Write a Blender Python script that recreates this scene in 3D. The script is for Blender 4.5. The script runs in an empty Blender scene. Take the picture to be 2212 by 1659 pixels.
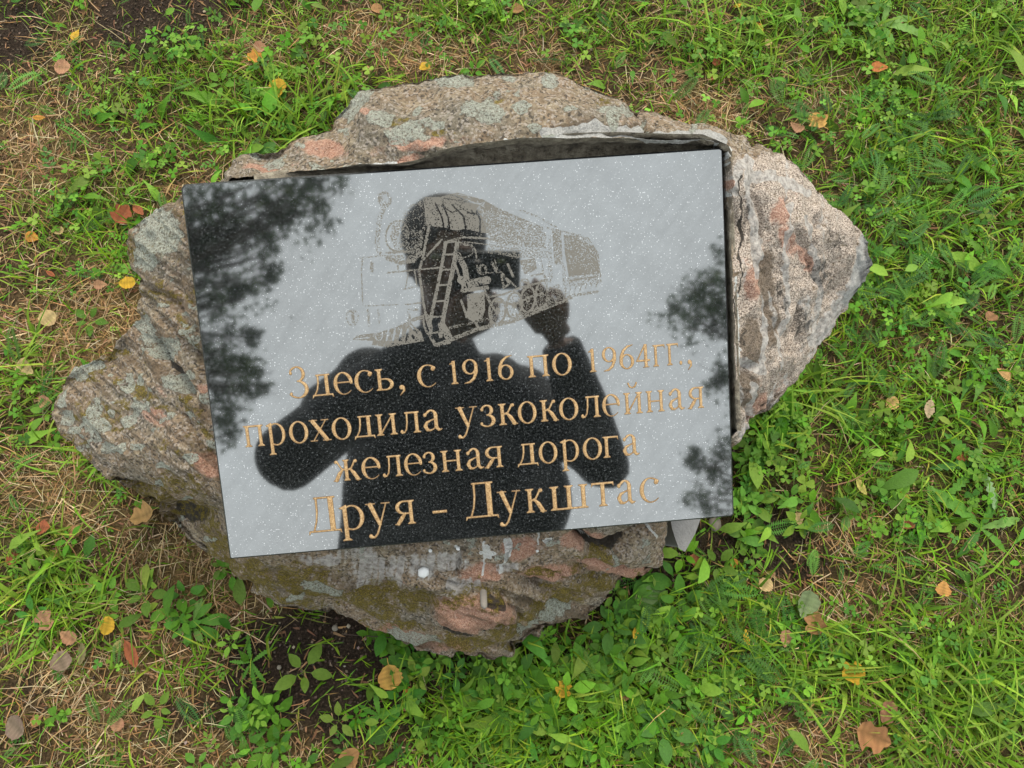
import bpy, math, random
import numpy as np
from mathutils import Vector, Matrix
R = math.radians
random.seed(7); RS = np.random.RandomState(11)
S = bpy.context.scene
COL = S.collection

# ------------------------------------------------------------------ camera, sky, sun, exposure
CAM = np.array([0.04451507, -0.22386169, 1.18483777])
PITCH = R(14.0); FPX = 1650.0                       # focal length in pixels of a 2212 x 1659 picture
cd = bpy.data.cameras.new('camera'); cam = bpy.data.objects.new('camera', cd); COL.objects.link(cam)
cam.location = CAM; cam.rotation_euler = (PITCH, 0, 0)
cd.sensor_width = 36; cd.lens = 36 * FPX / 2212; cd.clip_start = 0.005; cd.clip_end = 500
S.camera = cam
W = bpy.data.worlds.new('World'); S.world = W; W.use_nodes = True
wn = W.node_tree; wn.nodes.clear()
SUN_EL, SUN_AZ = R(52), R(18)                     # azimuth from +Y, clockwise positive
sky = wn.nodes.new('ShaderNodeTexSky'); sky.sky_type = 'NISHITA'; sky.sun_disc = False
sky.sun_elevation = SUN_EL; sky.sun_rotation = SUN_AZ; sky.air_density = 1.0; sky.dust_density = 2.0
skm = wn.nodes.new('ShaderNodeVectorMath'); skm.operation = 'SCALE'; skm.inputs['Scale'].default_value = 0.10
wn.links.new(sky.outputs[0], skm.inputs[0])
tc = wn.nodes.new('ShaderNodeTexCoord')
nz = wn.nodes.new('ShaderNodeTexNoise'); nz.inputs['Scale'].default_value = 3.2; nz.inputs['Detail'].default_value = 4
wn.links.new(tc.outputs['Generated'], nz.inputs['Vector'])
rp = wn.nodes.new('ShaderNodeValToRGB')
rp.color_ramp.elements[0].position = .3; rp.color_ramp.elements[0].color = (1.06, 1.10, 1.085, 1)
rp.color_ramp.elements[1].position = .7; rp.color_ramp.elements[1].color = (1.20, 1.265, 1.265, 1)
wn.links.new(nz.outputs[0], rp.inputs[0])
csc = wn.nodes.new('ShaderNodeVectorMath'); csc.operation = 'SCALE'; csc.inputs['Scale'].default_value = 1.12
wn.links.new(rp.outputs[0], csc.inputs[0])
mx = wn.nodes.new('ShaderNodeMix'); mx.data_type = 'RGBA'; mx.inputs[0].default_value = 0.85
wn.links.new(skm.outputs[0], mx.inputs[6]); wn.links.new(csc.outputs[0], mx.inputs[7])
bg = wn.nodes.new('ShaderNodeBackground'); bg.inputs['Strength'].default_value = 1.0
wo = wn.nodes.new('ShaderNodeOutputWorld')
wn.links.new(mx.outputs[2], bg.inputs[0]); wn.links.new(bg.outputs[0], wo.inputs[0])
sd = bpy.data.lights.new('sun', 'SUN'); sd.energy = 2.3; sd.angle = R(28); sd.color = (1, .90, .72)
sun = bpy.data.objects.new('sun', sd); COL.objects.link(sun)
sdir = Vector((math.sin(SUN_AZ) * math.cos(SUN_EL), math.cos(SUN_AZ) * math.cos(SUN_EL), math.sin(SUN_EL)))
sun.rotation_euler = sdir.to_track_quat('Z', 'Y').to_euler(); sun.location = sdir * 20
S.view_settings.view_transform = 'Standard'; S.view_settings.look = 'None'
S.view_settings.exposure = 0.62; S.view_settings.gamma = 1.0; S.view_settings.use_curve_mapping = False
S.cycles.max_bounces = 8; S.cycles.caustics_reflective = False; S.cycles.caustics_refractive = False

# ------------------------------------------------------------------ survey helpers: picture point -> place
PA = np.array([0.99634382, 0.08412682, -0.01488834]); PB = np.array([-0.07214678, 0.92184798, 0.38077701])
PN = np.array([0.04575835, -0.37831068, 0.92454703]); PTL = np.array([-0.29342627, 0.16107785, 0.48043309])
PW, PH, PT = 0.56, 0.4006, 0.020                    # plaque width, height, thickness
CP, SP = math.cos(PITCH), math.sin(PITCH)
def ray(u, v):
    u = np.asarray(u, float); v = np.asarray(v, float)
    x = (u - 1106) / FPX; y = (v - 829.5) / FPX
    d = np.stack([x, -y * CP + SP, -y * SP - CP], -1)
    return d / np.linalg.norm(d, axis=-1, keepdims=True)
def at(u, v, z):                                    # point at height z seen at (u, v)
    d = ray(u, v); z = np.asarray(z, float)
    return CAM + d * ((z - CAM[2]) / d[..., 2])[..., None]
def plane_pt(u, v, off=0.0):
    d = ray(u, v); return CAM + d * ((((PTL + PN * off) - CAM) @ PN) / (d @ PN))[..., None]
def plaque_uv(u, v):                                # picture -> plaque plane metres from its top left corner
    q = plane_pt(u, v) - PTL; return q @ PA, q @ PB
def to_px(p):
    q = p - CAM; x = q[..., 0]; y = -(q[..., 1] * CP + q[..., 2] * SP); z = q[..., 1] * SP - q[..., 2] * CP
    return 1106 + FPX * x / z, 829.5 + FPX * y / z
def mirror_pt(u, v, z):                             # where the ray reflected by the plaque reaches height z
    d = ray(u, v); q = plane_pt(u, v); r = d - 2 * (d @ PN) * PN
    return q + r * ((z - q[2]) / r[2])

# ------------------------------------------------------------------ numpy noise
def _h(ix, iy, iz, s):
    h = (ix * 374761393 + iy * 668265263 + iz * 1274126177 + s * 974711) & 0xffffffff
    h = ((h ^ (h >> 13)) * 1103515245) & 0xffffffff
    h = ((h ^ (h >> 16)) * 668265263) & 0xffffffff
    return ((h ^ (h >> 15)) & 0xffff) / 65535.0
def vn(p, s=0):
    p = np.asarray(p, float); i = np.floor(p).astype(np.int64); f = p - i; f = f * f * (3 - 2 * f)
    out = 0
    for a in (0, 1):
        for b in (0, 1):
            for c in (0, 1):
                w = (f[..., 0] if a else 1 - f[..., 0]) * (f[..., 1] if b else 1 - f[..., 1]) * (f[..., 2] if c else 1 - f[..., 2])
                out = out + w * _h(i[..., 0] + a, i[..., 1] + b, i[..., 2] + c, s)
    return out * 2 - 1
def fbm(p, o=4, s=0):
    a = 1; t = 0; n = 0
    for k in range(o):
        t = t + a * vn(p * 2 ** k, s + k * 17); n += a; a *= .5
    return t / n
def ss(a, b, x):
    t = np.clip((x - a) / (b - a), 0, 1); return t * t * (3 - 2 * t)

# ------------------------------------------------------------------ object helpers
def tag(o, label=None, cat=None, group=None, kind=None):
    if label: o['label'] = label
    if cat: o['category'] = cat
    if group: o['group'] = group
    if kind: o['kind'] = kind
    return o
def empty(name, loc=(0, 0, 0)):
    o = bpy.data.objects.new(name, None); o.empty_display_size = .05; o.location = loc; COL.objects.link(o); return o
def npmesh(name, V, F, C=None, smooth=True, extra=None):
    V = np.asarray(V, np.float32).reshape(-1, 3); F = np.asarray(F, np.int32)
    me = bpy.data.meshes.new(name); k = F.shape[1]
    me.vertices.add(len(V)); me.vertices.foreach_set('co', V.ravel())
    me.loops.add(F.size); me.loops.foreach_set('vertex_index', F.ravel())
    me.polygons.add(len(F)); me.polygons.foreach_set('loop_start', np.arange(0, F.size, k, dtype=np.int32))
    me.polygons.foreach_set('use_smooth', np.full(len(F), smooth, bool))
    me.update(calc_edges=True)
    cols = {} if C is None else {'Col': C}
    if extra: cols.update(extra)
    for nm, c in cols.items():
        c = np.asarray(c, np.float32)
        if c.shape[1] == 3: c = np.concatenate([c, np.ones((len(c), 1), np.float32)], 1)
        at_ = me.color_attributes.new(nm, 'FLOAT_COLOR', 'POINT'); at_.data.foreach_set('color', c.ravel())
    me.validate(); return me
def link(name, me, mat=None, parent=None, loc=None):
    o = bpy.data.objects.new(name, me); COL.objects.link(o)
    if mat: me.materials.append(mat)
    if parent: o.parent = parent
    if loc is not None: o.location = loc
    return o
def pymesh(name, V, F, smooth=True):
    me = bpy.data.meshes.new(name); me.from_pydata([tuple(map(float, v)) for v in V], [], [tuple(f) for f in F]); me.update()
    for p in me.polygons: p.use_smooth = smooth
    return me

# ------------------------------------------------------------------ material helpers
class NT:
    def __init__(s, name):
        s.m = bpy.data.materials.new(name); s.m.use_nodes = True; s.t = s.m.node_tree; s.t.nodes.clear()
        s.out = s.n('ShaderNodeOutputMaterial')
    def n(s, t, **k):
        x = s.t.nodes.new(t)
        for a, b in k.items():
            if a in x.inputs: s.set(x, a, b)
            else: setattr(x, a, b)
        return x
    def set(s, x, i, v):
        if isinstance(v, bpy.types.NodeSocket): s.t.links.new(v, x.inputs[i])
        else: x.inputs[i].default_value = v
    def obj(s): return s.n('ShaderNodeTexCoord').outputs['Object']
    def noise(s, sc, det=3, rough=.5, vec=None, dist=0):
        x = s.n('ShaderNodeTexNoise'); s.set(x, 'Scale', sc); s.set(x, 'Detail', det); s.set(x, 'Roughness', rough); s.set(x, 'Distortion', dist)
        s.set(x, 'Vector', vec if vec is not None else s.obj()); return x.outputs[0]
    def ramp(s, f, *st, mode='LINEAR'):
        x = s.n('ShaderNodeValToRGB'); s.set(x, 0, f); cr = x.color_ramp; cr.interpolation = mode
        for i, (p, c) in enumerate(st):
            c = (c, c, c) if isinstance(c, (int, float)) else c
            e = cr.elements[i] if i < 2 else cr.elements.new(p)
            e.position = p; e.color = (*c[:3], 1)
        return x.outputs[0]
    def mix(s, f, a, b, mode='MIX'):
        x = s.n('ShaderNodeMix', data_type='RGBA', blend_type=mode); s.set(x, 0, f)
        for i, v in ((6, a), (7, b)):
            if isinstance(v, (tuple, list)): v = (*v[:3], 1)
            s.set(x, i, v)
        return x.outputs[2]
    def math(s, op, a, b=0.0, clamp=False):
        x = s.n('ShaderNodeMath', operation=op, use_clamp=clamp); s.set(x, 0, a); s.set(x, 1, b); return x.outputs[0]
    def attr(s, nm):
        return s.n('ShaderNodeAttribute', attribute_name=nm)
    def bump(s, h, dist, st=1.0, nrm=None):
        x = s.n('ShaderNodeBump'); s.set(x, 'Height', h); s.set(x, 'Distance', dist); s.set(x, 'Strength', st)
        if nrm is not None: s.set(x, 'Normal', nrm)
        return x.outputs[0]
    def bsdf(s, **k):
        x = s.n('ShaderNodeBsdfPrincipled')
        for a, b in k.items():
            a = a.replace('_', ' ')
            if isinstance(b, tuple) and len(b) == 3: b = (*b, 1)
            s.set(x, a, b)
        return x.outputs[0]
    def done(s, sh): s.t.links.new(sh, s.out.inputs[0]); return s.m

def mat_plain(name, col, rough=.6, nscale=60, amt=.25, bump=.0005, **k):
    t = NT(name); f = t.noise(nscale, 4)
    c = t.mix(f, tuple(x * (1 - amt) for x in col), tuple(min(1, x * (1 + amt)) for x in col))
    return t.done(t.bsdf(Base_Color=c, Roughness=rough, Normal=t.bump(t.noise(nscale * 3), bump), **k))

def mat_leafy(name, transl=.3, rough=.5, spots=False):
    t = NT(name); a = t.attr('Col').outputs['Color']
    f = t.noise(240, 3)
    c = t.mix(f, t.mix(1.0, a, (.72, .72, .72), 'MULTIPLY'), t.mix(1.0, a, (1.25, 1.25, 1.25), 'MULTIPLY'))
    if spots:
        m = t.ramp(t.noise(130, 3, .6), (.60, 0.0), (.68, 1.0))
        c = t.mix(m, c, (.10, .045, .02))
    b = t.bsdf(Base_Color=c, Roughness=rough, Specular_IOR_Level=.2, Normal=t.bump(t.noise(500), .0008))
    tr = t.n('ShaderNodeBsdfTranslucent'); t.set(tr, 0, c)
    mxs = t.n('ShaderNodeMixShader'); t.set(mxs, 0, transl); t.set(mxs, 1, b); t.set(mxs, 2, tr.outputs[0])
    return t.done(mxs.outputs[0])
M_GREEN = mat_leafy('green_blade')
M_STRAW = mat_leafy('dry_straw', .1, .7)
M_FALLEN = mat_leafy('fallen_leaf', .15, .55, spots=True)

def mat_ground():
    t = NT('soil_and_thatch'); z = t.attr('Zone').outputs['Color']
    sep = t.n('ShaderNodeSeparateColor'); t.set(sep, 0, z)
    n1 = t.noise(260, 5, .65); n2 = t.noise(45, 4)
    soil = t.ramp(n1, (.3, (.011, .008, .006)), (.52, (.030, .021, .015)), (.72, (.075, .052, .036)))
    that = t.ramp(n1, (.3, (.06, .040, .014)), (.55, (.18, .12, .05)), (.75, (.32, .235, .11)))
    green = t.ramp(n1, (.3, (.030, .034, .007)), (.7, (.11, .135, .02)))
    c = t.mix(sep.outputs[1], soil, that)
    c = t.mix(t.math('MULTIPLY', sep.outputs[0], .55), c, green)
    c = t.mix(t.ramp(n2, (.4, 0.), (.7, .5)), c, soil)
    return t.done(t.bsdf(Base_Color=c, Roughness=.95, Specular_IOR_Level=.1, Normal=t.bump(n1, .006, 1, t.bump(n2, .01, .6))))

# ------------------------------------------------------------------ polished black granite with pale flecks
def granite(name, engraved=False, polished=True):
    t = NT(name); v = t.obj()
    cloud = t.noise(420, 5, .7, v); fine = t.noise(1500, 2, .5, v); big = t.noise(22, 3, .5, v)
    base = t.ramp(t.math('ADD', t.math('MULTIPLY', cloud, .7), t.math('MULTIPLY', fine, .3)),
                  (.43, (.0025, .003, .0035)), (.54, (.013, .015, .016)), (.66, (.085, .092, .096)))
    base = t.mix(t.math('MULTIPLY', t.ramp(big, (.5, 0.), (.8, .35)), 1.0), base, (.04, .043, .045))
    vo = t.n('ShaderNodeTexVoronoi', feature='F1'); t.set(vo, 'Scale', 620.0); t.set(vo, 'Vector', v)
    d = vo.outputs['Distance']; sep = t.n('ShaderNodeSeparateColor'); t.set(sep, 0, vo.outputs['Color'])
    pick = t.math('GREATER_THAN', sep.outputs[0], .52)
    size = t.math('ADD', t.math('MULTIPLY', t.math('POWER', sep.outputs[1], 2.5), .32), .08)
    fleck = t.math('MULTIPLY', t.math('LESS_THAN', d, size), pick)
    col = t.mix(fleck, base, (.13, .14, .15))
    dif = t.n('ShaderNodeBsdfDiffuse'); t.set(dif, 0, col)
    if not polished:
        return t.done(t.bsdf(Base_Color=col, Roughness=.5, Normal=t.bump(fine, .0006)))
    gl = t.n('ShaderNodeBsdfGlossy'); t.set(gl, 'Roughness', .038)
    t.set(gl, 'Color', t.mix(fleck, (.97, .99, 1.0), (1, 1, 1)))
    fac = t.math('ADD', t.math('MULTIPLY', fleck, .17), t.ramp(t.noise(45, 4, .6, v), (.3, .245), (.7, .275)))
    mp = t.n('ShaderNodeMapping'); t.set(mp, 'Vector', v); mp.inputs['Rotation'].default_value = (0, 0, R(-50)); mp2 = t.n('ShaderNodeMapping'); t.set(mp2, 'Vector', mp.outputs[0]); mp2.inputs['Scale'].default_value = (5, 85, 1)
    smear = t.noise(1.0, 4, .6, mp2.outputs[0]); fac = t.math('MULTIPLY', fac, t.ramp(smear, (.36, .93), (.56, 1.0)))
    ms = t.n('ShaderNodeMixShader'); t.set(ms, 0, fac); t.set(ms, 1, dif.outputs[0]); t.set(ms, 2, gl.outputs[0])
    if not engraved: return t.done(ms.outputs[0])
    den = t.attr('Col').outputs['Color']; sp = t.n('ShaderNodeSeparateColor'); t.set(sp, 0, den)
    sv = t.n('ShaderNodeTexVoronoi', feature='F1'); t.set(sv, 'Scale', 1250.0); t.set(sv, 'Vector', v)
    svs = t.n('ShaderNodeSeparateColor'); t.set(svs, 0, sv.outputs['Color'])
    hit = t.ramp(t.math('SUBTRACT', t.math('MULTIPLY', sp.outputs[0], 1.02), svs.outputs[0]), (.0, 0.), (.06, 1.))
    hit = t.math('MULTIPLY', hit, t.math('GREATER_THAN', sp.outputs[0], .03))
    d2 = t.n('ShaderNodeBsdfDiffuse'); t.set(d2, 0, (.150, .142, .128, 1))
    m2 = t.n('ShaderNodeMixShader'); t.set(m2, 0, hit); t.set(m2, 1, ms.outputs[0]); t.set(m2, 2, d2.outputs[0])
    return t.done(m2.outputs[0])
M_GRAN = granite('polished_black_granite'); M_ENGR = granite('engraved_granite', True)
M_SAWN = granite('sawn_granite_edge', False, False)
def mat_gold():
    t = NT('gold_paint'); f = t.noise(700, 3, .7); g = t.noise(90, 3)
    c = t.ramp(f, (.35, (.22, .12, .045)), (.5, (.42, .265, .12)), (.68, (.60, .43, .23)))
    c = t.mix(t.ramp(g, (.45, 0.), (.75, .35)), c, (.26, .15, .055))
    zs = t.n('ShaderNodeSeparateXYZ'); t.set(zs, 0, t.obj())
    c = t.mix(t.ramp(t.math('MULTIPLY', zs.outputs[2], 1000.0), (.34, .8), (.56, 0.)), c, (.10, .052, .02))  # rim darkened in the colour to imply the shaded walls of carved letters
    c = t.mix(t.ramp(t.noise(1600, 2, .6), (.60, 0.), (.68, .7)), c, (.12, .06, .02))
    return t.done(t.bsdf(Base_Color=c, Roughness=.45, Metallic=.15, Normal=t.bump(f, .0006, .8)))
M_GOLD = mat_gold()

# ------------------------------------------------------------------ rock surface
def mat_rock():
    t = NT('weathered_granite_boulder'); v = t.obj()
    m1 = t.n('ShaderNodeSeparateColor'); t.set(m1, 0, t.attr('MaskA').outputs['Color'])      # pink, lichen, moss
    m2 = t.n('ShaderNodeSeparateColor'); t.set(m2, 0, t.attr('MaskB').outputs['Color'])      # white, brown, cement
    m3 = t.n('ShaderNodeSeparateColor'); t.set(m3, 0, t.attr('MaskC').outputs['Color'])      # drip, dark band, fresh grain
    g1 = t.noise(620, 4, .7, v); g2 = t.noise(170, 5, .65, v); g3 = t.noise(28, 5, .6, v); g4 = t.noise(1400, 2, .6, v)
    vo = t.n('ShaderNodeTexVoronoi'); t.set(vo, 'Scale', 420.0); t.set(vo, 'Vector', v)
    vs = t.n('ShaderNodeSeparateColor'); t.set(vs, 0, vo.outputs['Color'])
    g5 = t.noise(75, 5, .7, v)
    base = t.ramp(g2, (.30, (.085, .062, .038)), (.43, (.205, .155, .10)), (.54, (.29, .23, .155)), (.70, (.48, .41, .30)))
    base = t.mix(t.ramp(g3, (.38, 0.), (.62, .7)), base, t.ramp(g1, (.35, (.14, .095, .06)), (.65, (.34, .24, .165))))
    base = t.mix(t.ramp(t.noise(17, 5, .65, v), (.48, 0.), (.62, .7)), base, t.ramp(g1, (.35, (.095, .085, .066)), (.65, (.25, .23, .185))))
    base = t.mix(t.ramp(g5, (.60, 0.), (.68, .55)), base, (.36, .345, .30))
    base = t.mix(t.ramp(g5, (.30, .75), (.40, 0.)), base, (.065, .055, .042))
    base = t.mix(t.math('MULTIPLY', t.math('GREATER_THAN', vs.outputs[0], .80), .6), base, (.42, .37, .33))
    base = t.mix(t.math('MULTIPLY', t.math('LESS_THAN', vs.outputs[0], .16), .7), base, (.045, .038, .034))
    def fz(ch, n, lo=.44, hi=.56, k=.9):          # ragged edge: mask + grain noise
        s_ = t.math('ADD', ch, t.math('MULTIPLY', t.math('SUBTRACT', t.math('ADD', t.math('MULTIPLY', n, .55), t.math('MULTIPLY', g5, .45)), .5), k * 1.7))
        s_ = t.math('MULTIPLY', s_, t.math('GREATER_THAN', ch, .02))
        return t.ramp(s_, (lo, 0.), (hi, 1.))
    pink = t.ramp(g1, (.35, (.20, .09, .06)), (.5, (.44, .22, .15)), (.66, (.62, .42, .33)))
    moss = t.ramp(g1, (.35, (.035, .026, .006)), (.50, (.12, .088, .010)), (.66, (.27, .205, .02)))
    lich = t.ramp(g1, (.34, (.20, .20, .15)), (.46, (.50, .52, .44)), (.62, (.74, .77, .68)))
    whit = t.ramp(g2, (.35, (.25, .23, .215)), (.6, (.52, .50, .48)))
    brow = t.ramp(g1, (.35, (.06, .042, .026)), (.65, (.125, .09, .058)))
    ceme = t.ramp(g1, (.35, (.26, .255, .245)), (.65, (.46, .455, .44)))
    fresh = t.ramp(g1, (.38, (.075, .062, .056)), (.47, (.33, .265, .22)), (.58, (.72, .62, .54)))
    c = t.mix(t.math('MULTIPLY', fz(m3.outputs[2], g2), .9), base, fresh)
    c = t.mix(t.math('MULTIPLY', fz(m1.outputs[0], g2, .30, .75, 1.2), .75), c, pink)
    c = t.mix(t.math('MULTIPLY', fz(m2.outputs[1], g2, .3, .7, .8), .75), c, brow)
    c = t.mix(t.math('MULTIPLY', fz(m2.outputs[0], g2, .4, .62, .8), .8), c, whit)
    c = t.mix(fz(m2.outputs[2], g2, .45, .55, .4), c, ceme)
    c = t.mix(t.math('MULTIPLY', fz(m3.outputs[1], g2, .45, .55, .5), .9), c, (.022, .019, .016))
    c = t.mix(t.math('MULTIPLY', fz(m1.outputs[2], g2, .42, .60, 1.3), .9), c, moss)
    c = t.mix(t.math('MULTIPLY', t.math('MULTIPLY', fz(m1.outputs[1], g2, .42, .54, 1.3), .95), t.ramp(t.noise(330, 4, .7, v), (.38, .15), (.52, 1.))), c, lich)
    c = t.mix(t.math('MULTIPLY', fz(m3.outputs[0], g2, .47, .56, .9), t.ramp(g1, (.36, .35), (.5, .95))), c, (.62, .63, .62))
    rg = t.mix(fz(m3.outputs[0], g2, .47, .52, .5), (.85, .85, .85), (.35, .35, .35))
    nb = t.bump(g3, .012, .6); nb = t.bump(g5, .008, .7, nb); nb = t.bump(g2, .0055, .9, nb); nb = t.bump(g1, .002, .9, nb)
    nb = t.bump(t.math('MULTIPLY', fz(m1.outputs[1], g2, .45, .52, 1.1), g1), .003, .9, nb)
    return t.done(t.bsdf(Base_Color=c, Roughness=rg, Specular_IOR_Level=.3, Normal=nb))
M_ROCK = mat_rock()

# ------------------------------------------------------------------ the boulder
SIL = [(386,432,.40),(420,415,.42),(460,398,.43),(488,384,.43),(500,352,.43),(520,335,.43),(560,322,.43),(600,318,.44),(640,298,.44),(690,290,.44),(712,278,.44),
(722,252,.44),(748,225,.45),(775,200,.45),(800,188,.45),(850,178,.45),(920,166,.45),(960,158,.45),(1050,160,.45),(1100,153,.45),(1150,152,.45),(1215,156,.45),
(1225,162,.45),(1262,174,.44),(1300,190,.44),(1345,206,.43),(1375,228,.43),(1440,250,.42),(1490,263,.42),(1530,273,.41),(1575,288,.40),(1620,308,.40),
(1660,330,.39),(1705,352,.38),(1735,372,.37),(1757,402,.36),(1790,440,.34),(1832,478,.33),(1860,500,.32),(1876,522,.31),(1886,570,.30),(1870,607,.28),
(1835,650,.25),(1808,690,.25),(1770,745,.25),(1742,785,.25),(1725,820,.25),(1700,852,.25),(1675,884,.25),(1640,908,.25),(1612,932,.25),(1592,958,.25),
(1560,1000,.25),(1520,1050,.24),(1480,1095,.22),(1432,1120,.20),(1430,1165,.18),(1427,1218,.16),(1405,1241,.14),(1352,1246,.12),(1315,1286,.10),(1287,1314,.09),
(1237,1339,.07),(1195,1353,.06),(1180,1366,.05),(1165,1378,.05),(1142,1380,.05),(1125,1397,.05),(1097,1417,.05),(1063,1426,.05),(1041,1423,.05),(996,1409,.05),
(962,1417,.04),(923,1408,.04),(884,1387,.04),(806,1356,.04),(744,1337,.04),(658,1322,.04),(598,1309,.04),(560,1280,.05),(533,1252,.06),(494,1218,.08),
(462,1202,.09),(424,1179,.10),(387,1149,.12),(365,1131,.13),(342,1108,.15),(333,1086,.17),(298,1064,.20),(268,1049,.22),(238,1034,.24),(215,1015,.25),
(186,996,.25),(167,974,.25),(148,955,.25),(130,944,.25),(118,918,.25),(111,899,.25),(115,881,.25),(137,843,.26),(141,813,.27),(156,798,.28),(189,787,.29),
(212,774,.30),(234,769,.30),(248,740,.31),(283,709,.32),(301,687,.33),(298,668,.33),(302,648,.33),(312,640,.33),(304,622,.33),(300,600,.33),(296,579,.33),
(288,563,.33),(276,539,.34),(282,520,.34),(301,494,.35),(325,472,.37),(354,464,.38)]
LIP = [(505,386,.445),(554,380,.455),(638,369,.466),(694,365,.472),(722,362,.476),(778,354,.482),(857,354,.486),(890,348,.488),(918,340,.49),(974,320,.494),(1016,311,.497),
(1073,305,.50),(1129,299,.50),(1199,299,.50),(1256,296,.50),(1340,294,.50),(1409,296,.498),(1465,297,.494),(1516,297,.49),(1541,307,.485),(1566,318,.482),(1574,335,.474),
 (1577,450,.453),(1581,560,.433),(1586,700,.405),(1590,850,.374),(1594,930,.356)]
HID = [(1560,960),(1550,1050),(1440,1095),(1300,1110),(1100,1130),(900,1150),(700,1165),(540,1178),(520,1150),(500,1000),(470,800),(445,620),(430,480),(455,420)]
CTL = [(800,260,.49),(1000,230,.505),(1200,222,.50),(1350,245,.485),(650,335,.465),(1450,275,.475),(1000,180,.47),(1200,175,.465),(850,210,.475),
(1610,360,.455),(1600,500,.43),(1605,700,.385),(1608,850,.345),(1650,400,.445),(1700,450,.42),(1690,600,.385),(1800,560,.33),(1690,750,.33),(1640,850,.31),(1760,470,.39),(1780,650,.30),
(400,560,.41),(405,700,.395),(425,850,.365),(300,850,.315),(350,750,.345),(445,1000,.325),(300,960,.29),(200,880,.28),(250,980,.275),(430,1065,.305),(380,1040,.29),
(350,560,.385),(350,650,.37),(430,1105,.22),(470,1150,.20),(380,1090,.21),(330,1050,.255),
(540,1220,.215),(620,1222,.235),(720,1212,.255),(900,1200,.28),(1050,1185,.285),(1250,1170,.275),(1390,1150,.24),
(560,1258,.12),(700,1275,.15),(820,1275,.195),(900,1275,.215),(1000,1268,.225),(1110,1262,.225),(960,1310,.205),(1020,1312,.215),(1080,1312,.205),(1020,1346,.19),
(960,1352,.14),(1020,1366,.125),(1090,1350,.135),(1180,1300,.155),(1250,1262,.175),(1340,1210,.185),(1400,1200,.19),(900,1345,.10),(820,1320,.105),(700,1305,.08)]
def under(u, v, d): return (plane_pt(u, v, -d))[..., 2]
ctl = [(a, b, c) for a, b, c in CTL] + LIP + SIL[::2] + [(a, b, float(under(a, b, .045))) for a, b in HID]
ctl = np.array(ctl, float)
def tps_fit(P, z, lam=2e-5):
    n = len(P); r = np.linalg.norm(P[:, None] - P[None], axis=-1); Kk = np.where(r > 0, r * r * np.log(r + 1e-12), 0)
    A = np.zeros((n + 3, n + 3)); A[:n, :n] = Kk + lam * np.eye(n); A[:n, n] = 1; A[:n, n+1:] = P; A[n, :n] = 1; A[n+1:, :n] = P.T
    return np.linalg.solve(A, np.r_[z, 0, 0, 0])
TP = ctl[:, :2] / 1000; TW = tps_fit(TP, ctl[:, 2], 1e-3)
def tps(u, v):
    Q = np.stack([u, v], -1).reshape(-1, 2) / 1000; out = np.empty(len(Q))
    for k in range(0, len(Q), 20000):
        q = Q[k:k+20000]; r = np.linalg.norm(q[:, None] - TP[None], axis=-1)
        out[k:k+20000] = np.where(r > 0, r * r * np.log(r + 1e-12), 0) @ TW[:len(TP)] + TW[-3] + q @ TW[-2:]
    return out.reshape(np.shape(u))
def resample(P, n):
    P = np.array(P, float); Q = np.vstack([P, P[:1]]); L = np.r_[0, np.cumsum(np.linalg.norm(np.diff(Q[:, :2], axis=0), axis=1))]
    s = np.linspace(0, L[-1], n, endpoint=False); return np.stack([np.interp(s, L, Q[:, k]) for k in range(Q.shape[1])], 1)
NA, NR, NS = 1500, 130, 14
sil = resample(SIL, NA)
jit = fbm(np.stack([sil[:, 0] / 14, sil[:, 1] / 14, sil[:, 0] * 0], 1), 3, 5)[:, None] * 3.0
dirc = sil[:, :2] - np.array([1000, 780]); dirc /= np.linalg.norm(dirc, axis=1)[:, None]
sil[:, :2] += dirc * jit
inner_poly = np.array([(a, b) for a, b, c in LIP] + HID, float)
def hit(poly, c, d):
    a = poly; b = np.roll(poly, -1, 0); e = b - a; best = None
    den = d[0] * e[:, 1] - d[1] * e[:, 0]; w = a - c
    with np.errstate(divide='ignore', invalid='ignore'):
        tt = (w[:, 0] * e[:, 1] - w[:, 1] * e[:, 0]) / den; uu = (w[:, 0] * d[1] - w[:, 1] * d[0]) / den
    ok = (tt > 0) & (uu >= 0) & (uu <= 1); return tt[ok].min() if ok.any() else 300.
cc = np.array([1000., 780.])
inn = np.array([cc + dirc[i] * min(hit(inner_poly, cc, dirc[i]), np.linalg.norm(sil[i, :2] - cc) - 6) for i in range(NA)])
tt = np.linspace(0, 1, NR)
U = inn[None, :, 0] * (1 - tt[:, None]) + sil[None, :, 0] * tt[:, None]
V_ = inn[None, :, 1] * (1 - tt[:, None]) + sil[None, :, 1] * tt[:, None]
Z = tps(U, V_)
Z = np.where(tt[:, None] > .93, Z * (1 - (tt[:, None] - .93) / .07) + sil[None, :, 2] * (tt[:, None] - .93) / .07, Z)
G = at(U, V_, Z)
# skirt below the outline, drawn in towards the foot
foot_c = np.array([0.02, 0.0])
sk = []
for k in range(1, NS + 1):
    s = k / NS; p = G[-1].copy(); z0 = p[:, 2]
    wob = .02 * fbm(np.stack([p[:, 0] * 7, p[:, 1] * 7, np.full(NA, k * .35)], 1), 3, 9)
    p[:, 2] = z0 * (1 - s) + (-.06) * s
    shrink = (0.30 * s ** .8 * np.clip(z0 / .3, .12, 1) + wob * np.clip(s * 3, 0, 1))[:, None]
    p[:, :2] = p[:, :2] + (foot_c - p[:, :2]) * shrink
    sk.append(p)
FULL = np.concatenate([G, np.array(sk)], 0); NT_ROWS = NR + NS
def grid_normals(Gd):
    du = np.roll(Gd, -1, 1) - np.roll(Gd, 1, 1); dv = np.gradient(Gd, axis=0); n = np.cross(du, dv)
    return n / (np.linalg.norm(n, axis=-1, keepdims=True) + 1e-12)
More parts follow.
